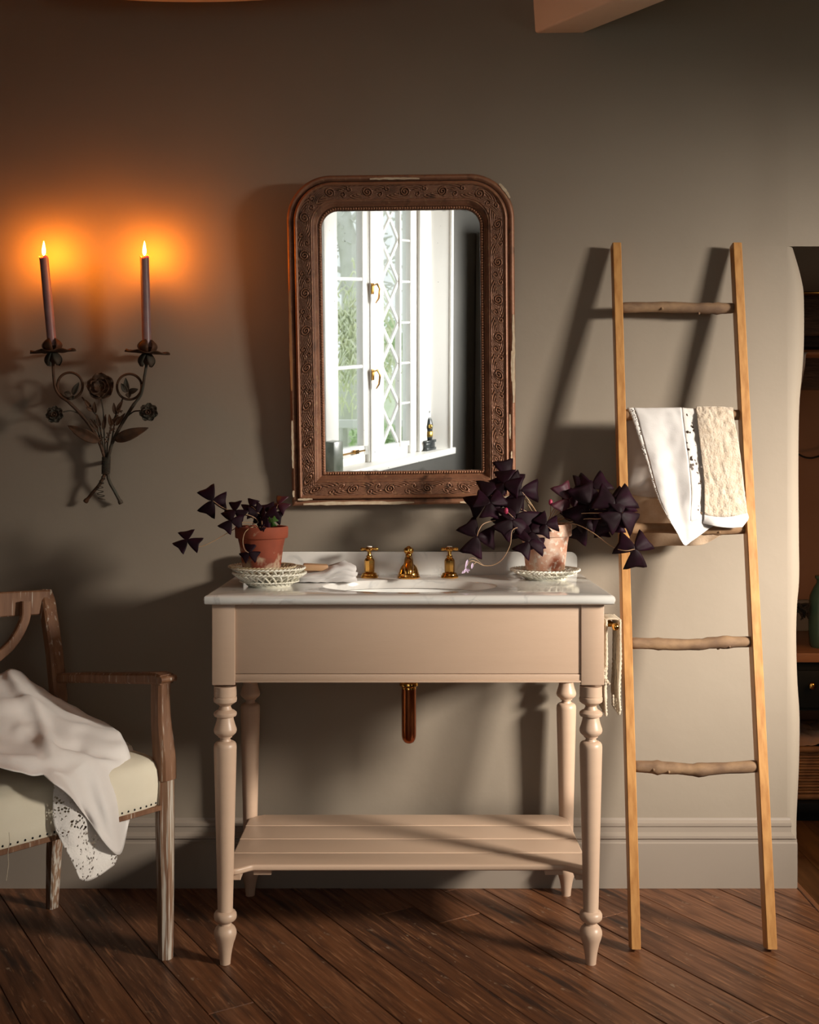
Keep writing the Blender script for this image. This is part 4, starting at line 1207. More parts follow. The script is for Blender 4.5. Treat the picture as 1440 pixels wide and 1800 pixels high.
for k, br in enumerate((BR, BL)):
    off = br - BR
    pts = [P(91.5, 1595, 3.113) + off, P(95, 1500, 3.09) + off, P(101, 1400, 3.07) + off]
    pts[0].z = 0
    g = G(); g.bar(pts, [(.028, .026), (.036, .032), (.040, .036)], aa_, .15); g.out('back_leg', M_chairleg, ch, smooth=40)
    q = [P(101, 1400, 3.07), P(104, 1300, 3.07), P(103, 1225, 3.08), P(96, 1150, 3.10), P(89, 1100, 3.12), P(83, 1058, 3.145), P(79, 1040, 3.16)]
    g = G(); g.bar([p + off for p in q], [(.040, .036), (.040, .036), (.040, .036), (.040, .034), (.040, .032), (.040, .030), (.034, .026)], -ll, .16); g.out('back_post', M_chair, ch, smooth=40)
# arms
for off in (V((0, 0, 0)), FL - FR):
    a0_ = P(104, 1192, 3.085); a1_ = V((-.6135, 2.803, .688))
    o2 = off if off.length == 0 else off
    q = [a0_ + o2*.95, a0_.lerp(a1_, .3) + o2 + V((0, 0, .002)), a0_.lerp(a1_, .6) + o2 + V((0, 0, .0)), a0_.lerp(a1_, .88) + o2, a1_ + o2, a1_ + aa_*.024 + o2 + V((0, 0, -.001))]
    g = G(); g.bar(q, [(.030, .026), (.030, .027), (.033, .027), (.040, .027), (.048, .028), (.046, .024)], ll, .2); g.out('armrest', M_chair, ch, smooth=40)
    g = G(); g.tube([a1_ + aa_*.027 + o2 - ll*.023, a1_ + aa_*.027 + o2 + ll*.023], .0085, 12); g.out('scroll_end', M_chair, ch, smooth=40)
# crest rail, bowed and leaning
c0 = P(84, 1058, 3.150); cL = c0 + (BL - BR)
g = G(); back = -aa_
q = [c0 + (cL - c0)*t + back*.020*math.sin(PI*t) + V((0, 0, .006*math.sin(PI*t))) for t in frange(0, 1, 10)]
g.bar(q, (.066, .026), V((0, 0, 1)), .12); g.out('crest_rail', M_chair, ch, smooth=40)
# crossed splat: two curved bars
def bl(t, z): # point in the plane of the back
    k = (z - .50)/.37
    return V((-.972, 3.113, 0)).lerp(V((-.972, 3.113, 0)) + (BL-BR), t) + back*(.030*k) + V((0, 0, z))
for s_ in (0, 1):
    f = (lambda t: t) if s_ == 0 else (lambda t: 1-t)
    q = spline([bl(f(.145), .842), bl(f(.16), .790), bl(f(.25), .730), bl(f(.42), .680), bl(f(.58), .630), bl(f(.75), .575), bl(f(.84), .52), bl(f(.86), .47)], 4)
    g = G(); g.bar(q, (.026, .018), (BL-BR).normalized(), .15); g.out('splat_bar', M_chair, ch, smooth=40)
# seat rails and upholstered seat
for a_, b_ in ((FR, FL), (FR, BR), (BL, FL), (BR, BL)):
    g = G(); g.bar([zz(a_, .375).lerp(zz(b_, .375), .02), zz(a_, .375).lerp(zz(b_, .375), .98)], (.012, .022), V((0, 0, 1)), .1); g.out('seat_rail', M_chair, ch)
g = G()
cen = (FR + FL + BR + BL)/4
def seat_pt(u, v, z, gr=1.0):
    a_ = BR.lerp(BL, u); b_ = FR.lerp(FL, u)
    p = a_.lerp(b_, v)
    p = cen + (p - cen)*gr
    return V((p.x, p.y, z))
rows = []
def sq(n_): # perimeter parameters
    out = []
    for i in range(n_): out.append((0, i/n_))
    for i in range(n_): out.append((i/n_, 1))
    for i in range(n_): out.append((1, 1-i/n_))
    for i in range(n_): out.append((1-i/n_, 0))
    return out
per = sq(14)
def rc(u, v):  # soften the plan corners
    x, y = u*2-1, v*2-1
    m_ = (abs(x)**9 + abs(y)**9) ** (1/9)
    return (x/m_+1)/2, (y/m_+1)/2
per = [rc(u, v) for u, v in per]
for gr, z in ((1.02, .378), (1.035, .382), (1.045, .41), (1.05, .445), (1.04, .468), (1.01, .484), (.96, .493), (.85, .502), (.65, .510), (.4, .515), (.15, .517)):
    rows.append([seat_pt(u, v, z + noise.noise(V((u*4, v*4, z*6)))*.0015, gr) for u, v in per])
g.grid(rows, closed_u=True); g.b.verts.ensure_lookup_table()
g.b.faces.new([g.b.verts[len(rows)*0 + (len(rows)-1)*len(per) + i] for i in range(len(per))]); g.b.faces.new([g.b.verts[i] for i in range(len(per))])
g.out('seat', M_cream, ch, smooth=50)
g = G()
for i in range(120):
    t = i/120*4*14; k = int(t) % 56; fr_ = t - int(t)
    a_, b_ = per[k], per[(k+1) % 56]
    p = seat_pt(a_[0]+(b_[0]-a_[0])*fr_, a_[1]+(b_[1]-a_[1])*fr_, .388, 1.037); g.ball(p, .0028, (1, 1, 1), 6, 4)
tag(g.out('upholstery_tacks', M_wick, ch), 'row of small dark tacks', kind='stuff')
g = G(); g.tube([P(16, 1463, 2.44), P(17, 1480, 2.44), P(14, 1500, 2.44), P(15, 1520, 2.44), P(11, 1548, 2.44)], .0007, 4); g.out('loose_thread', M_cord, ch)
# throw
th = thing('throw', (-.85, 2.75, .4), 'crumpled off-white linen throw with a lace border draped over the armchair', 'throw')
rows = [
 [(-80,1200,2.92),(-40,1192,2.96),(0,1185,3.00),(33,1180,3.03),(58,1200,3.04),(84,1216,3.04),(109,1230,3.04)],
 [(-80,1235,2.76),(-30,1228,2.80),(10,1222,2.85),(50,1222,2.90),(90,1232,2.93),(125,1242,2.94),(152,1256,2.95)],
 [(-80,1275,2.66),(-30,1262,2.68),(20,1262,2.72),(65,1252,2.80),(108,1262,2.83),(148,1262,2.86),(186,1272,2.88)],
 [(-80,1305,2.56),(-30,1302,2.57),(20,1300,2.60),(68,1288,2.68),(112,1296,2.70),(156,1284,2.79),(206,1286,2.82)],
 [(-80,1330,2.46),(-30,1330,2.48),(20,1332,2.50),(66,1330,2.55),(112,1326,2.62),(160,1312,2.70),(220,1306,2.78)],
 [(-80,1338,2.40),(-30,1342,2.42),(20,1352,2.43),(66,1362,2.48),(112,1360,2.54),(165,1344,2.64),(229,1330,2.76)]]
up = V((0, -.3, 1))
cg = cloth_rows(rows, 9, 9, .006, 12, 21, up)
FOLDS = [(2, 22, 44, 34, 2.6, .017), (10, 10, 30, 52, 3.0, .015), (20, 0, 34, 40, 2.6, -.011), (24, 20, 45, 46, 2.4, .014), (4, 34, 22, 52, 2.5, -.010), (14, 0, 16, 30, 3.0, .013), (34, 0, 40, 34, 2.4, .012), (30, 36, 45, 52, 2.2, -.012), (38, 30, 45, 36, 2.2, -.012)]
for r in cg:
    for j, p in enumerate(r):
        hgt = 0
        ii = cg.index(r)
        for (i0, j0, i1, j1, w_, a_) in FOLDS:
            di, dj = i1-i0, j1-j0; tt = max(0, min(1, ((ii-i0)*di + (j-j0)*dj)/(di*di + dj*dj)))
            dd = math.hypot(ii - i0 - tt*di, j - j0 - tt*dj) / w_
            hgt += a_ * math.exp(-dd*dd) * (.35 + .65*math.sin(PI*min(1, .12 + tt*.8)))
        r[j] = p + up*hgt
hang = [cg[-1][29:],]
last = hang[0]
n_ = len(last)
# the front fall: bottom outline runs from the lace side to the tip on the right
low = spline([P(100,1375,2.50), P(126,1402,2.52), P(152,1440,2.55), P(180,1475,2.60), P(206,1500,2.66), P(222,1484,2.72), P(229,1440,2.76)], 8)
def resample(pts, n):
    d = [0]
    for a, b in zip(pts, pts[1:]): d.append(d[-1] + (b-a).length)
    out = []; k = 0
    for i in range(n):
        s_ = d[-1]*i/(n-1)
        while k < len(d)-2 and d[k+1] < s_: k += 1
        t = (s_-d[k])/max(1e-9, d[k+1]-d[k]); out.append(pts[k].lerp(pts[k+1], max(0, min(1, t))))
    return out
low = resample(low, n_)
fall = []
for i in range(1, 21):
    t = i/20; r = []
    for j in range(n_):
        p = last[j].lerp(low[j], t)
        u_ = j/(n_-1)
        fold = .020*math.sin(u_*10.5 + t*1.6)*smooth01(t*2) + .005*math.sin(u_*23 - t*3)
        r.append(p + V((.4, -1, 0))*(.014*math.sin(PI*min(1, t*1.15)) + fold) + V((0, 0, 0)))
    fall.append(r)
g = G(); g.grid(cg + [] ); g.grid([last] + fall)
bmesh.ops.remove_doubles(g.b, verts=g.b.verts, dist=1e-5)
g.out('linen', M_crumple, th, smooth=True, thick=.0018)
lr = [[(95,1368,2.535),(112,1376,2.54),(130,1392,2.56),(150,1405,2.60)],
      [(93,1405,2.53),(118,1412,2.54),(142,1424,2.57),(165,1440,2.62)],
      [(94,1445,2.53),(124,1452,2.55),(152,1462,2.59),(182,1470,2.63)],
      [(108,1480,2.54),(134,1487,2.56),(162,1494,2.60),(196,1496,2.64)],
      [(126,1512,2.55),(148,1517,2.57),(174,1518,2.61),(206,1506,2.65)],
      [(140,1545,2.56),(153,1549,2.58),(174,1540,2.61),(201,1521,2.65)]]
g = G(); g.grid(cloth_rows(lr, 8, 6, .006, 14, 3)); tag(g.out('lace_border', M_lace, th, smooth=True, thick=.001), 'white openwork lace border')
lr = [[(222,1304,2.84),(232,1312,2.85)],[(229,1335,2.80),(240,1340,2.81)],[(230,1370,2.78),(239,1372,2.80)],[(229,1392,2.775),(233,1392,2.79)]]
g = G(); g.grid(cloth_rows(lr, 5, 6, .003, 20, 3)); g.out('lace_edge', M_lace, th, smooth=True, thick=.001)

# ============================================================ CANDLE SCONCE
SY = 3.215
def S(px, py, Y=SY): return P(px, py, Y)
sc = thing('candle_sconce', P(186, 885, 3.24), 'rusted iron wall sconce shaped like a posy of flowers with two candle arms', 'sconce')
stems = [
 ([(92.5,626,3.18),(93.5,646,3.18),(95,668,3.18),(98,684,3.185),(107,697,3.19),(122,708,3.19),(140,726,3.20),(158,748,3.205),(172,772,3.21),(181,795,3.215),(184.5,812,3.225),(184,832,3.225),(176,850,3.228),(163,866,3.235),(150,882,3.245)], M_rust),
 ([(258,628,3.18),(257,644,3.18),(254,662,3.18),(251,682,3.185),(246,697,3.19),(236,710,3.19),(222,732,3.20),(208,756,3.205),(197,780,3.21),(191,802,3.215),(188.5,815,3.225),(189,832,3.225),(193,848,3.228),(203,866,3.235),(213,885,3.245)], M_verdi)]
for pts, m in stems:
    q = spline([P(*p) for p in pts], 6); n_ = len(q)
    g = G(); g.tube(q, [(.0040 if i/n_ < .35 else .0048) + (.0022 if i > n_-3 else 0) for i in range(n_)], 10, fn=lambda t, a: 1 + .08*noise.noise(V((t*60, math.cos(a), math.sin(a)))))
    g.out('stem', m, sc, smooth=True)
for cx, cy, r, a0_, a1_ in ((123, 678, 22.5, 2.75, -3.75), (227.5, 680, 22.0, .2, 6.55)):
    pts = []
    for i in range(40):
        a = a0_ + (a1_-a0_)*i/39; rr_ = r * (1 - .02*i/39)
        pts.append(P(cx + rr_*math.cos(a), cy - rr_*math.sin(a)*1.03, 3.190 + .012*i/39))
    g = G(); g.tube(pts, .0036, 8); g.out('scroll', M_rust, sc, smooth=True)
# cups: drip pan, upper petals, lower sepals
def flower_disc(g, c, R, n_, axis, cup=.3, wav=.12, r0=0.0, ph=0, wid=.9, seg=9):
    """n petals fanned about axis, each a small curved blade"""
    A = V(axis).normalized(); X = A.orthogonal().normalized(); Y_ = A.cross(X)
    for k in range(n_):
        a = ph + 2*PI*k/n_; d = X*math.cos(a) + Y_*math.sin(a); s_ = A.cross(d)
        rows = []
        for i in range(6):
            t = i/5; rr_ = r0 + (R-r0)*t; w = R*PI/n_*wid*math.sin(PI*(.16+.80*t))**.6
            rows.append([c + d*rr_ + s_*w*v + A*(R*cup*t*t + R*wav*(v*v)*t + R*.02*math.sin(v*6+k)) for v in (-1, -.6, -.2, .2, .6, 1)])
        g.grid(rows)
def cup(cx, cy, Y, tilt, lean):
    c = P(cx, cy, Y); ax = V((math.sin(tilt), -.05, math.cos(tilt))).normalized()
    R_ = .0635; g = G(); X = ax.orthogonal().normalized(); Y2 = ax.cross(X)
    rows = []
    for i in range(8):
        t = i/7; row = []
        for k in range(56):
            a = 2*PI*k/56; rr_ = R_*t*(.84 + .16*abs(math.sin(a*3.5))**.6)
            row.append(c + (X*math.cos(a) + Y2*math.sin(a))*rr_ + ax*(.004*t*t*t + .0035*math.sin(a*7+1)*t*t))
        rows.append(row)
    g.grid(rows, closed_u=True)
    g.out('drip_pan', M_rust, sc, smooth=True, thick=.0014)
    def petals(up, n_, rad, hgt, name, m, ph=0):
        g = G()
        for k in range(n_):
            a = ph + 2*PI*k/n_; d = X*math.cos(a) + Y2*math.sin(a); s_ = ax.cross(d); rows = []
            for i in range(8):
                t = i/7
                rr_ = rad*(.35 + .72*math.sin(PI*min(1, .12 + t*.80))) if up > 0 else rad*(.25 + .85*math.sin(PI*(.10+t*.62)))
                w = rad*.62*math.sin(PI*(.18+.80*t))**.7
                rows.append([c + d*rr_*(1-.12*v*v) + s_*w*v + ax*(up*(hgt*t + .002)) for v in (-1, -.5, 0, .5, 1)])
            g.grid(rows)
        g.out(name, m, sc, smooth=True, thick=.0011)
    petals(1, 4, .0245, .036, 'bud_cup', M_rust, .5)
    petals(-1, 4, .0215, .036, 'sepals', M_verdi, .1)
    g = G(); g.lathe([(.004, -.034), (.010, -.022), (.0105, -.010), (.006, 0), (.011, .003), (.0135, .008), (.0135, .018), (.0128, .018), (.0125, .006), (0, .006)], c, 16, ax.to_track_quat('Z', 'Y').to_matrix().to_4x4())
    g.out('socket', M_rust, sc, smooth=40)
    return c, ax
cupL = cup(92.5, 619, 3.180, -.07, 0)
cupR = cup(258.5, 621, 3.180, .07, 0)
# flowers
for cx, cy, R_, n_, Y, lab in ((178, 680, .038, 5, 3.195, 'large double flower in the middle'), (97, 729, .0245, 7, 3.17, None), (262, 725, .0260, 7, 3.17, None)):
    c = P(cx, cy, Y); g = G(); ax = V((.05, -1, .1))
    flower_disc(g, c, R_, n_, ax, .18, .16, .004, .3, 1.02)
    if n_ == 5:
        flower_disc(g, c + V((-.002, -.007, -.002)), R_*.72, 5, ax, .25, .2, .003, .95, 1.0); flower_disc(g, c + V((0, -.013, 0)), R_*.42, 4, ax, .4, .2, .002, .2, 1.0)
    else:
        flower_disc(g, c + V((0, -.004, 0)), R_*.62, 6, ax, .35, .2, .003, .1, 1.0)
    o = g.out('flower', M_rust if n_ == 5 else M_verdi, sc, smooth=True, thick=.0011)
    if lab: tag(o, lab)
    if n_ != 5:
        g = G(); m_ = V(ax).to_track_quat('Z', 'Y').to_matrix().to_4x4()
        g.lathe([(.0068, 0), (.0075, .008), (.0070, .009), (.0055, .007), (.0045, .002), (0, .002)], c + V((0, -.006, 0)), 16, m_); g.ball(c + V((0, -.012, 0)), .003)
        g.out('flower_eye', M_rust, sc, smooth=40)
for pts in ([(111,724,3.18),(125,722,3.19),(140,728,3.205),(158,746,3.215)], [(246,722,3.18),(234,724,3.19),(220,736,3.205),(208,752,3.215)], [(178,700,3.20),(182,726,3.205),(183,760,3.21),(186,808,3.222)],
            [(144,698,3.205),(158,716,3.21),(172,735,3.21),(178,765,3.215),(184,806,3.222)], [(216,700,3.205),(206,724,3.21),(196,748,3.212),(189,780,3.215),(188,808,3.222)], [(166,738,3.215),(174,765,3.218),(182,805,3.225)], [(203,735,3.215),(198,765,3.218),(190,805,3.225)]):
    g = G(); g.tube(spline([P(*p) for p in pts], 5), .0021, 7); g.out('wire_stalk', M_verdi, sc, smooth=True)
# leaves
def blade(g, p0, p1, w, fold=.25, bend=.006, veins=True, nrm=V((0, -1, 0))):
    p0, p1 = V(p0), V(p1); d = p1 - p0; L_ = d.length; d.normalize(); s_ = d.cross(nrm).normalized(); N_ = nrm
    rows = []
    for i in range(15):
        t = i/14; ww = w * (math.sin(PI*t**.8) ** .75) * (1 - .25*t) + .0006
        rows.append([p0 + d*L_*t + s_*ww*v + N_*(abs(v)*ww*fold + bend*math.sin(PI*t) + (.0012*math.sin(t*34 - abs(v)*4) if veins else 0)) for v in (-1, -.75, -.5, -.25, 0, .25, .5, .75, 1)])
    g.grid(rows)
for a_, b_ in (((176,777,3.20), (119,748,3.185)), ((201,774,3.20), (261,752,3.18))):
    g = G(); blade(g, P(*a_), P(*b_), .0175); g.out('leaf', M_rust, sc, smooth=True, thick=.0011)
g = G()
for a_, b_ in (((224,690,3.19),(213,674,3.185)), ((224,690,3.19),(221,664,3.185)), ((226,690,3.19),(243,684,3.18)), ((226,690,3.19),(227,700,3.19)),
               ((125,694,3.195),(113,690,3.19)), ((128,694,3.195),(139,672,3.19)), ((126,696,3.195),(128,703,3.19))):
    blade(g, P(*a_), P(*b_), .0085, .3, .002, False)
g.out('small_leaves', M_verdi, sc, smooth=True, thick=.001)['kind'] = 'stuff'
g = G()
for a_, b_ in (((160,716,3.205),(148,702,3.195)), ((165,722,3.205),(152,716,3.195)), ((168,726,3.205),(166,706,3.195)), ((206,722,3.205),(216,704,3.195)), ((203,728,3.205),(200,708,3.195)), ((196,745,3.205),(208,732,3.19)), ((196,750,3.205),(192,728,3.19)),
               ((176,750,3.21),(170,728,3.2)), ((182,756,3.21),(186,728,3.2)), ((172,755,3.21),(158,736,3.2)), ((204,748,3.205),(220,726,3.195))):
    blade(g, P(*a_), P(*b_), .0060, .3, .002, False)
for _ in range(60):
    t = random.random(); g.ball(P(190 + 22*t + random.gauss(0, 3), 768 - 50*t + random.gauss(0, 3), 3.20), random.uniform(.0014, .0026), (1, 1, 1), 6, 4)
for _ in range(24): g.ball(P(176 + random.gauss(0, 6), 770 + random.gauss(0, 7), 3.20), random.uniform(.0016, .003), (1, 1, 1), 6, 4)
g.out('sprigs', M_rust, sc, smooth=True, thick=.0008)['kind'] = 'stuff'
# wire binding and the curled tail of it
g = G(); pts = []
for i in range(15*14):
    a = 2*PI*i/15; t = i/(15*14-1); pts.append(P(187 - 1*t, 803 + 30*t, 3.222) + V((math.cos(a)*.0115, math.sin(a)*.0085, 0)))
g.tube(pts, .0015, 6); g.out('wire_binding', M_verdi, sc, smooth=True)
g = G(); pts = []
for i in range(12*6):
    a = 2*PI*i/12; t = i/71; pts.append(P(184 - 8*math.sin(t*2.6), 834 + 44*t, 3.222) + V((math.cos(a)*.0095*(.6+.5*t), math.sin(a)*.006, 0)))
g.tube(pts, .0012, 6); g.out('wire_curl', M_verdi, sc, smooth=True)
g = G(); g.tube([P(186, 812, 3.226), P(186, 812, 3.262)], .006, 8); g.out('wall_peg', M_rust, sc)

# candles
def candle(base, topx, topy, Y, label):
    b0 = base + V((0, 0, .008)); t0 = P(topx, topy, Y); ax = (t0-b0); L_ = ax.length; ax.normalize()
    m_ = ax.to_track_quat('Z', 'Y').to_matrix().to_4x4()
    t = thing('candle', b0, label, 'candle')
    g = G(); g.lathe([(0, 0), (.0118, 0), (.0125, .01), (.0128, L_*.5), (.0122, L_-.012), (.0128, L_-.004), (.0125, L_), (.0105, L_-.001), (.007, L_-.004), (0, L_-.005)], b0, 28, m_, fn=lambda q, a, k: q * (1 + .02*math.sin(a*3+k)) if k in (4, 5, 6) else q)
    g.out('wax', M_wax, t, smooth=50)
    g = G(); g.tube([t0 - ax*.004, t0 + ax*.004, t0 + V((.001, 0, .009))], .0011, 6); g.out('wick', M_wick, t)
    g = G(); o_ = t0 + V((0, 0, .004))
    g.lathe([(0, 0), (.0026, .002), (.0045, .008), (.0049, .014), (.0041, .021), (.0025, .030), (.0011, .037), (0, .041)], o_, 16)
    g.out('flame', M_flame, t, smooth=True)
candle(cupL[0], 77, 452, 3.178, 'lit mauve candle in the left arm of the wall sconce')
candle(cupR[0], 254, 452, 3.178, 'lit mauve candle in the right arm of the wall sconce')

# ============================================================ DISHES, POTS, PLANTS
def lattice_dish(c, label, m, R_=.0935, r_=.054, h=.026, tilt=None, first=None):
    """open-work dish: solid foot, criss-crossed straps, two twisted rope rims"""
    t = thing('lattice_dish', c, label, 'dish', None)
    c = V(c)
    g = G(); g.lathe([(0, .003), (r_*.9, .003), (r_+.001, .006), (r_+.004, .008), (r_+.004, .004), (r_, 0), (r_*.85, 0), (r_*.8, .0015), (0, .0015)], c, 48); g.out('foot', m, t, smooth=40)
    def pr(u): # profile of the wall
        return r_ + .002 + (R_-r_-.004)*u**1.15, .006 + (h-.007)*u
    g = G(); n_ = 28
    for s_ in (-1, 1):
        for k in range(n_):
            pts = []
            for i in range(6):
                u = i/5; rr_, z = pr(u); a = 2*PI*(k + s_*u*1.15)/n_
                pts.append(c + V((rr_*math.cos(a), rr_*math.sin(a), z + s_*.0008)))
            g.tube(pts, .0029, 6)
    tag(g.out('lattice_straps', m, t, smooth=True), kind='stuff')
    for rr_, z, rad in ((R_-.001, h, .0033), (r_+.021, .0135, .0022)):
        g = G(); n2 = 300
        for ph in (0, PI):
            pts = [c + V(((rr_ + rad*.5*math.cos(ph + i*.55))*math.cos(2*PI*i/n2), (rr_ + rad*.5*math.cos(ph + i*.55))*math.sin(2*PI*i/n2), z + rad*.5*math.sin(ph + i*.55))) for i in range(n2)]
            # closed twisted strand
            g.tube(pts, rad*.62, 5, closed=True)
        g.out('rope_rim', m, t, smooth=True)
    return t
DL = V((-.360, 2.925, ZT))
d0 = lattice_dish(DL, 'cream lattice dish lying on the marble, lowest of the stack under the orange pot', M_cream_cer, h=.034)
d1 = copy_thing(d0, (-.003, .004, .0125), 'cream lattice dish in the middle of the stack under the orange pot', (0, 0, .09))
d2 = lattice_dish(DL + V((-.020, .016, .0255)), 'browned lattice dish on top of its stack, directly under the orange pot', M_brown_cer, .0860, .054, .024)
for o in (d2,): o.rotation_euler = (.0, .0, 0)
DR = V((.3690, 3.095, ZT))
d3 = lattice_dish(DR, 'cream lattice dish under the pale pot on the right of the counter', M_cream_cer)
def pot(t, c, r0, r1, h, band, m):
    c = V(c); g = G()
    w = .006
    g.lathe([(0, 0), (r0-.003, 0), (r0, .002), (r0 + (r1-.005-r0)*((h-band)/h), h-band-.001), (r1-.0015, h-band+.0005), (r1, h-band+.003), (r1+.0008, h-.004), (r1-.001, h-.0005), (r1-.003, h), (r1-w, h-.001), (r1-w-.001, h-band), (r0-w+.002, .012), (0, .010)], c, 56)
    g.out('pot', m, t, smooth=35)
    g = G(); rs = r1 - w - .0008
    rows = [[c + V((rs*q*math.cos(2*PI*k/28), rs*q*math.sin(2*PI*k/28), h-.014 + .004*noise.noise(V((q*5, k, 2))) )) for k in range(28)] for q in (1, .8, .6, .4, .2, .02)]
    g.grid(rows, closed_u=True); g.out('soil', M_soil, t, smooth=True)
def leaflet(g, c, d, L_, w, N_, fold=.35, droop=.15):
    """one fish-tail leaflet: narrow at the centre, widening to two corners with a notch between"""
    d = V(d).normalized(); s_ = d.cross(N_).normalized(); N_ = s_.cross(d)
    rows = []
    nt_ = 8
    for i in range(nt_+1):
        t = i/nt_; ww = w * (t**.62) * (1 - .05*t**8) + .0008
        row = []
        for v in (-1, -.66, -.33, 0, .33, .66, 1):
            ext = L_*(t * (0.87 + .13*abs(v)**1.3) - (.07 * t**5 * (abs(v) > .9)))
            row.append(c + d*ext + s_*ww*v + N_*(-fold*ww*abs(v) - droop*L_*t*t))
        rows.append(row)
    g.grid(rows)
def oxalis_leaf(t, px, py, Y, rpx, rot, root, m=M_leaf, lean=None, stem=True, mid=None):
    c = P(px, py, Y); R_ = rpx/F*Y
    ax = V(lean if lean else (random.uniform(-.5, .5), -1, random.uniform(.0, .7))).normalized()
    X = ax.cross(V((0, 0, 1))).normalized(); Z_ = X.cross(ax)
    g = G()
    for k in range(3):
        a = math.radians(rot + 120*k) + random.uniform(-.12, .12)
        d = X*math.cos(a) + Z_*math.sin(a)
        if d.dot(X*1) is None: pass
        leaflet(g, c, d, R_*random.uniform(.98, 1.18), R_*.70, ax, random.uniform(.10, .45), random.uniform(.0, .35))
    for v in g.b.verts: v.co += ax * noise.noise(v.co*60) * .0015
    o = g.out('leaf', m, t, smooth=True, thick=.0006)
    if stem:
        r0 = V(root); q = [r0, r0.lerp(c, .35) + V((0, 0, .022)), r0.lerp(c, .75) + V((0, 0, .012)), c + ax*-.001]
        if mid: q = [r0] + [P(*p) for p in mid] + [c - ax*.001]
        g = G(); g.tube(spline(q, 7), .0011 + .0002*random.random(), 6); g.out('stem', M_stem, t, smooth=True)
    return o
# left plant
pc = DL + V((-.0185+.0, .0, .0335)); pc.x = (459-720)/F*2.93 + .002; pc.z = .9305
pl_ = thing('potted_oxalis', pc, 'small dark purple clover plant in an orange clay pot, on a stack of dishes', 'plant')
pot(pl_, pc, .0465, .0675, .1235, .030, M_terra)
rt = pc + V((0, 0, .111))
def Lf(px, py, r, rot, Y=2.93, m=M_leaf, mid=None, rootd=(0, 0, 0), lean=None, stem=True):
    return oxalis_leaf(pl_, px, py, Y, r, rot, rt + V(rootd), m, lean, stem, mid)
Lf(374, 880, 25, 55, 2.92, mid=[(446,912,2.93),(420,902,2.93),(393,893,2.92)], lean=(.2, -1, .1))
Lf(329, 949, 22, 78, 2.86, mid=[(430,922,2.92),(405,934,2.90),(372,953,2.88),(348,961,2.87)], lean=(0, -1, .5))
Lf(413, 898, 18, 85, 2.90, mid=[(450,912,2.92),(432,904,2.91)], lean=(-.2, -1, .2))
Lf(406, 915, 21, 190, 2.88, mid=[(446,920,2.9),(425,918,2.89)], lean=(.1, -1, .3))
Lf(441, 890, 16, 100, 2.94)
Lf(452, 902, 17, 250, 2.92, lean=(.4, -1, .1))
Lf(466, 906, 20, 30, 2.91, lean=(-.3, -1, .4))
Lf(477, 904, 20, 200, 2.93, lean=(.3, -1, .3))
Lf(489, 886, 18, 90, 2.94, M_leafred, rootd=(.01, 0, 0), mid=[(478,915,2.94),(482,902,2.94)])
Lf(478, 917, 9, 20, 2.90, M_leafgreen)
Lf(438, 972, 16, 88, 2.855, mid=[(447,926,2.87),(432,934,2.86),(427,950,2.855),(430,966,2.855)], rootd=(0, -.03, 0), lean=(0, -1, .35))
Lf(461, 928, 6, 90, 2.855, lean=(0, -1, .1))
# right plant
pc2 = V(((958.5-720)/F*3.085, 3.085, .9265))
pr_ = thing('potted_oxalis', pc2, 'large dark purple clover plant spilling from a pale salted clay pot by the ladder', 'plant')
pot(pr_, pc2, .0525, .0715, .125, .033, M_terra2)
rt2 = pc2 + V((0, 0, .112))
def Rf(px, py, r, rot, Y=3.07, m=M_leaf, mid=None, rootd=(0, 0, 0), lean=None, stem=True):
    return oxalis_leaf(pr_, px, py, Y, r, rot, rt2 + V(rootd), m, lean, stem, mid)
Rf(893, 838, 29, 80, 3.06, mid=[(940,905,3.08),(918,870,3.07),(904,850,3.06)], lean=(.2, -1, .3))
Rf(886, 850, 30, 200, 3.03, lean=(-.3, -1, .3))
Rf(916, 862, 31, 55, 3.04, mid=[(946,905,3.07),(930,880,3.05)], lean=(.1, -1, .1))
Rf(856, 874, 34, 95, 3.02, mid=[(925,905,3.06),(895,893,3.04),(872,884,3.02)], lean=(-.1, -1, .3))
Rf(862, 884, 28, 270, 3.00, lean=(.1, -1, .5))
Rf(907, 905, 37, 80, 3.00, mid=[(935,925,3.03),(920,915,3.01)], lean=(0, -1, .2))
Rf(900, 915, 31, 200, 2.98, lean=(.3, -1, .4))
Rf(839, 943, 32, 55, 2.99, mid=[(925,916,3.04),(880,914,3.02),(852,920,3.0),(842,932,2.99)], lean=(.1, -1, .15))
Rf(934, 935, 31, 20, 2.985, lean=(-.1, -1, .4))
Rf(930, 953, 27, 75, 2.97, lean=(.1, -1, .5))
Rf(960, 921, 22, 50, 2.99, lean=(.0, -1, .3))
Rf(1000, 878, 29, 70, 3.06, M_leafred, lean=(.3, -1, .2))
Rf(1020, 868, 30, 110, 3.07, lean=(0, -1, .2))
Rf(1042, 857, 32, 25, 3.06, lean=(-.3, -1, .3))
Rf(1034, 888, 40, 75, 3.03, lean=(.1, -1, .2))
Rf(1068, 895, 42, 260, 3.02, lean=(-.2, -1, .3))
Rf(1082, 886, 38, 30, 2.98, mid=[(1000,918,3.06),(1030,912,3.03),(1060,910,3.0)], lean=(0, -1, .2))
Rf(1092, 903, 34, 330, 2.97, lean=(.3, -1, .2))
Rf(1028, 922, 30, 300, 3.08, lean=(.2, -1, .3))
Rf(1058, 922, 22, 265, 3.10, lean=(-.2, -1, .2))
Rf(1050, 905, 26, 150, 3.09)
Rf(1117, 965, 32, 25, 2.90, mid=[(1008,921,3.03),(1040,935,2.98),(1075,960,2.93),(1098,968,2.90)], rootd=(.02, -.02, 0), lean=(.05, -1, .15))
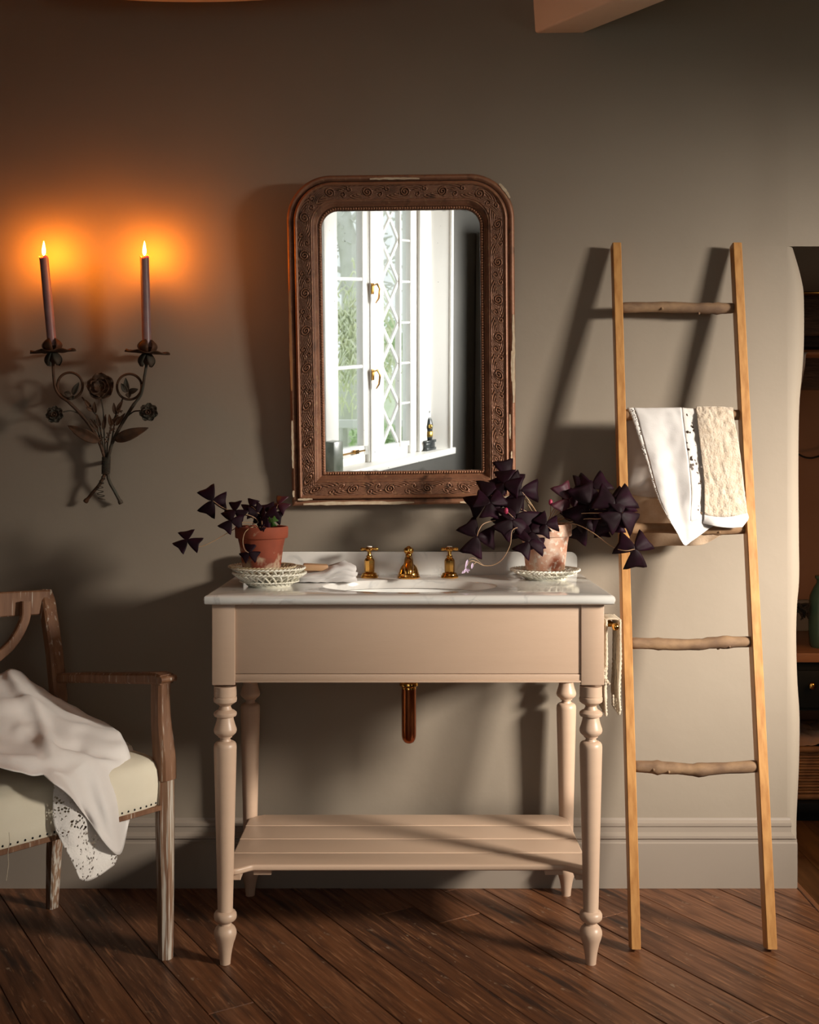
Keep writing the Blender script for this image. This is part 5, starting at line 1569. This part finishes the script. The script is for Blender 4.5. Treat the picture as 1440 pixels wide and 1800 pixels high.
# buds and the drooping flower stalk
for px, py, Y, base in ((890, 898, 2.98, (905, 912)), (968, 883, 3.06, (968, 905))):
    g = G(); c = P(px, py, Y); g.ball(c, .0075, (.75, .75, 1.15), 10, 8); tag(g.out('flower_bud', M_bud, pr_, smooth=True), 'magenta bud')
    g = G(); g.tube([c, P(base[0], base[1], Y+.01), rt2], .0011, 6); g.out('stem', M_stem, pr_, smooth=True)
q = [rt2 + V((-.04, -.05, .005)), P(903, 930, 2.97), P(897, 958, 2.96), P(884, 982, 2.96), P(868, 993, 2.96), P(850, 994, 2.96), P(838, 988, 2.955), P(828, 986, 2.95), P(821, 994, 2.95)]
g = G(); g.tube(spline(q, 7), .0011, 6); g.tube(spline([P(850, 994, 2.96), P(836, 982, 2.955), P(828, 981, 2.95), P(824, 984, 2.95)], 5), .0007, 5); g.tube([P(838,988,2.955), P(832,992,2.95), P(830,998,2.95)], .0007, 5)
g.out('flower_stalk', M_stem, pr_, smooth=True)
g = G()
for a_, b_ in (((822,984),(818,1000)), ((831,990),(829,1000)), ((820,999),(815,1008)), ((820,999),(823,1007)), ((817,1003),(812,1008)), ((820,1000),(826,1003))):
    blade(g, P(*a_, 2.95), P(*b_, 2.945), .0026, .3, .001, False)
tag(g.out('flower', M_flower, pr_, smooth=True, thick=.0005), 'drooping pale lilac flower')

# folded cloth and soap by the dishes
fc = thing('folded_cloth', (-.21, 3.05, ZT), 'folded white cloth lying on the marble beside the lattice dishes', 'cloth')
rows = []
for k, (z, e) in enumerate(((.0015, 0), (.004, .004), (.0075, .003), (.0090, -.006), (.0110, .002), (.0150, .004), (.0165, -.005), (.0190, .001), (.0230, .002), (.026, -.006), (.0275, -.03), (.029, -.06))):
    r = []
    for i in range(64):
        a = 2*PI*i/64; cx_, cy_ = math.cos(a), math.sin(a)
        m_ = (abs(cx_)**5 + abs(cy_)**5)**(-1/5)
        sx_ = (.102 + e) * m_; sy_ = (.070 + e*.7) * m_
        x = -.236 + cx_*sx_*.84 + .006*noise.noise(V((a*2, k*.4, 1))) - .02*cy_; y = 3.055 + cy_*sy_*.92 + .006*noise.noise(V((a*2, k*.4, 7)))
        hh = z * 1.35 * (.55 + .75*smooth01((x + .275)/.11)) + (.008*noise.noise(V((x*38 + y*12, y*26, k*.12))) if k > 3 else .003*noise.noise(V((x*60, y*60, k))))
        r.append(V((x, y, ZT + max(.0008, hh))))
    rows.append(r)
c_ = sum(rows[-1], V())/64; rows.append([c_.lerp(p, .45) + V((0, 0, .003*noise.noise(p*50))) for p in rows[-1]]); rows.append([c_.lerp(p, .02) for p in rows[-1]])
g = G(); g.grid(rows, closed_u=True); g.out('linen', M_linen, fc, smooth=True)
so = G(); so.box(V(((554-720)/F*3.01, 3.025, ZT + .0385)), (.066, .044, .017), .004, Matrix.Rotation(.12, 4, 'Z') @ Matrix.Rotation(.05, 4, 'Y'))
tag(so.out('soap_bar', M_soap, smooth=40), 'tan bar of soap lying on the folded white cloth', 'soap')

# ============================================================ ROOM BEYOND THE OPENING
g = G(); YB = 4.30
cab = thing('low_cabinet', (1.9, 4.5, -.148), 'dark blue cabinet with a wooden top in the room beyond the opening', 'cabinet')
zc = lambda y, Y: CH + (HZ - y)/F*Y
zt_, zb_ = zc(1163, YB), zc(1250, YB)
g.ext(1.2, 2.7, YB-.02, 4.84, zt_, zt_+.035, .003); tag(g.out('top', M_top, cab, smooth=30), 'waxed wooden top')
g = G(); g.ext(1.22, 2.68, YB+.01, 4.82, zb_, zt_); g.out('carcass', M_navy, cab)
g = G(); g.ext(1.26, 1.90, YB, YB+.02, zb_+.012, zt_-.035, .002); g.out('drawer', M_navy, cab, smooth=30)
dr_ = cab.children[-1]
g = G(); kx = (1425-720)/F*YB; kz = zc(1204, YB); g.tube([(kx, YB, kz), (kx, YB-.012, kz)], .006, 10); g.ball((kx, YB-.020, kz), .0145, (1, .7, 1), 16, 10)
kn_ = g.out('knob', M_brass, cab, smooth=True)
kn_.parent = dr_; kn_.location = WL[kn_] - WL[dr_]; WL[kn_] = WL[kn_]
for X in (1.24, 2.66):
    g = G(); g.ext(X-.03, X+.03, YB+.01, YB+.07, -.148, zb_); g.out('post', M_navy, cab)
z_s = zc(1412, YB)
g = G(); g.ext(1.22, 2.68, YB, 4.82, z_s-.035, z_s, .002); g.out('lower_shelf', M_navy, cab, smooth=30)
g = G(); g.ext(1.22, 2.68, YB+.03, 4.80, -.148, z_s-.035); g.out('plinth', M_navy, cab)
bk = thing('wicker_basket', (1.75, 4.5, z_s), 'brown wicker basket on the low shelf of the blue cabinet beyond the opening', 'basket')
bh = zc(1318, YB) - z_s
g = G(); bx0, bx1, by0, by1 = 1.35, 2.05, YB+.03, 4.76
def rr_pts(ins, z, n_=10):
    out = []; r = .05
    for cx_, cy_, a0 in ((bx1-ins-r, by1-ins-r, 0), (bx0+ins+r, by1-ins-r, PI/2), (bx0+ins+r, by0+ins+r, PI), (bx1-ins-r, by0+ins+r, 1.5*PI)):
        for i in range(n_): a = a0 + PI/2*i/(n_-1); out.append(V((cx_ + r*math.cos(a), cy_ + r*math.sin(a), z)))
    return out
for i in range(17):
    z = z_s + .008 + (bh-.02)*i/16
    g.tube(rr_pts(.012*(1 - i/16) + .002*(i % 2), z), .0065, 6, closed=True)
tag(g.out('weave', M_wicker, bk, smooth=True), kind='stuff')
g = G(); g.tube(rr_pts(-.004, z_s + bh - .006), .013, 8, closed=True); g.out('rim', M_wicker, bk, smooth=True)
g = G(); g.tube(rr_pts(.012, z_s + .012), .012, 8, closed=True); g.out('base_band', M_wicker, bk, smooth=True)
g = G(); g.grid([rr_pts(.020, z_s+.001), rr_pts(.012, z_s+bh-.01)], closed_u=True); g.out('lining', M_dark, bk)
rows = []
for i in range(26):
    r = []
    for j in range(40):
        x = 1.38 + .62*j/39; y = YB + .05 + .40*i/25
        z = z_s + bh + .045*math.sin(PI*j/39)**.4*math.sin(PI*min(1, .08 + i/25))**.5 + .030*abs(noise.noise(V((x*11, y*6, 2)))) - .02 + .012*noise.noise(V((x*30 + y*14, y*8, 5)))
        r.append(V((x, y, z)))
    rows.append(r)
g = G(); g.grid(rows); tag(g.out('blanket', M_throw2, smooth=True), 'peach wool blanket bundled inside the wicker basket', 'blanket')
g = G(); jx = (1447-720)/F*4.42
g.lathe([(0, 0), (.045, 0), (.052, .01), (.054, .05), (.055, .15), (.050, .20), (.034, .235), (.024, .25), (.024, .262), (.030, .268), (.030, .278), (.022, .28), (0, .28)], (jx, 4.42, zt_+.035), 32)
tag(g.out('glass_jar', M_jar, smooth=40), 'dark green glass jar standing on the cabinet beyond the opening', 'jar')
g = G(); vx = (1396-720)/F*4.40
for k in range(26):
    a = P(1392 + random.uniform(-6, 4), 1074 + random.uniform(-8, 8), 4.40)
    q = spline([P(1385, 1080, 4.42), a, P(random.uniform(1400, 1424), random.uniform(1060, 1078), 4.38 + random.uniform(-.03, .03)), P(random.uniform(1408, 1424), random.uniform(1062, 1090), 4.38)], 4)
    g.tube(q, .0028, 5)
g.tube(spline([P(1385, 1080, 4.42), P(1380, 1110, 4.42), P(1382, 1140, 4.42), P(1384, 1151, 4.42)], 4), .004, 6)
tag(g.out('dried_sprig', M_twig, smooth=True), 'black dried sprig just past the opening edge, left of the green jar', 'sprig')
g = G(); g.ext(1.0, 2.95, 4.835, 4.86, zt_+.035, zc(1055, 4.83), .002)
tag(g.out('trim_4', M_tile), kind='structure')
# beams of the fireplace and the brass rail above them
bt = G(); bt.box((2.0, 4.30, (zc(520, 4.25)+zc(588, 4.25))/2), (1.7, .14, zc(520, 4.25)-zc(588, 4.25)), .008)
bt.out('mantel_beam', M_oldbeam, smooth=30); o_ = bpy.data.objects['mantel_beam']; o_['kind'] = 'structure'
bt = G(); bt.box((2.0, 4.40, (zc(590, 4.34)+zc(610, 4.34))/2), (1.7, .12, zc(590, 4.34)-zc(610, 4.34)), .006)
tag(bt.out('trim_5', M_oldbeam, smooth=30), kind='structure')
bt = G(); bt.box((2.0, 4.34, zc(622, 4.30)), (1.7, .16, .012), .003); tag(bt.out('trim_6', M_top, smooth=30), kind='structure')
bt = G(); bt.box((2.0, 4.44, (zc(626, 4.40)+zc(684, 4.40))/2), (1.7, .06, zc(626, 4.40)-zc(684, 4.40)), .006); tag(bt.out('trim_7', M_oldbeam, smooth=30), kind='structure')
bt = G(); bt.tube([P(1405, 514, 4.21), P(1600, 514, 4.21)], .0050, 10)
tag(bt.out('brass_rail', M_brass, smooth=True), 'thin shining brass rail along the top of the dark beam beyond the opening', 'rail')
g = G(); rows = [[(1400,618,4.27),(1410,618,4.27),(1423,618,4.27)],[(1400,624,4.25),(1410,624,4.25),(1417,624,4.25)],[(1400,645,4.25),(1408,645,4.24),(1415,645,4.25)],[(1400,665,4.25),(1405,665,4.24),(1411,665,4.25)],[(1398,700,4.25),(1402,700,4.24),(1406,700,4.25)]]
g.grid(cloth_rows(rows, 6, 6, .004, 20, 3)); tag(g.out('hanging_cloth', M_linen, smooth=True, thick=.002), 'narrow white cloth hanging just inside the opening below the dark beam', 'cloth')
g = G(); g.tube(spline([P(1380, 780, 4.8), P(1405, 799, 4.8), P(1422, 805, 4.8), P(1440, 802, 4.8), P(1480, 790, 4.8)], 8), .0042, 8)
tag(g.out('black_cable', M_twig, smooth=True), 'black cable looped across the ochre wall beyond the opening', 'cable')

# groups of repeated things
for o in list(col.objects):
    if o.parent is None and o.get('category'):
        k = o.name.split('.')[0]
        gname = {'candle': 'lit candles on the wall sconce', 'lattice_dish': 'lattice dishes on the marble top', 'tap': 'cross-head taps by the basin',
                 'potted_oxalis': 'potted dark clover plants on the marble top', 'shrub': 'shrubs outside the reflected window'}.get(k)
        if gname: o['group'] = gname
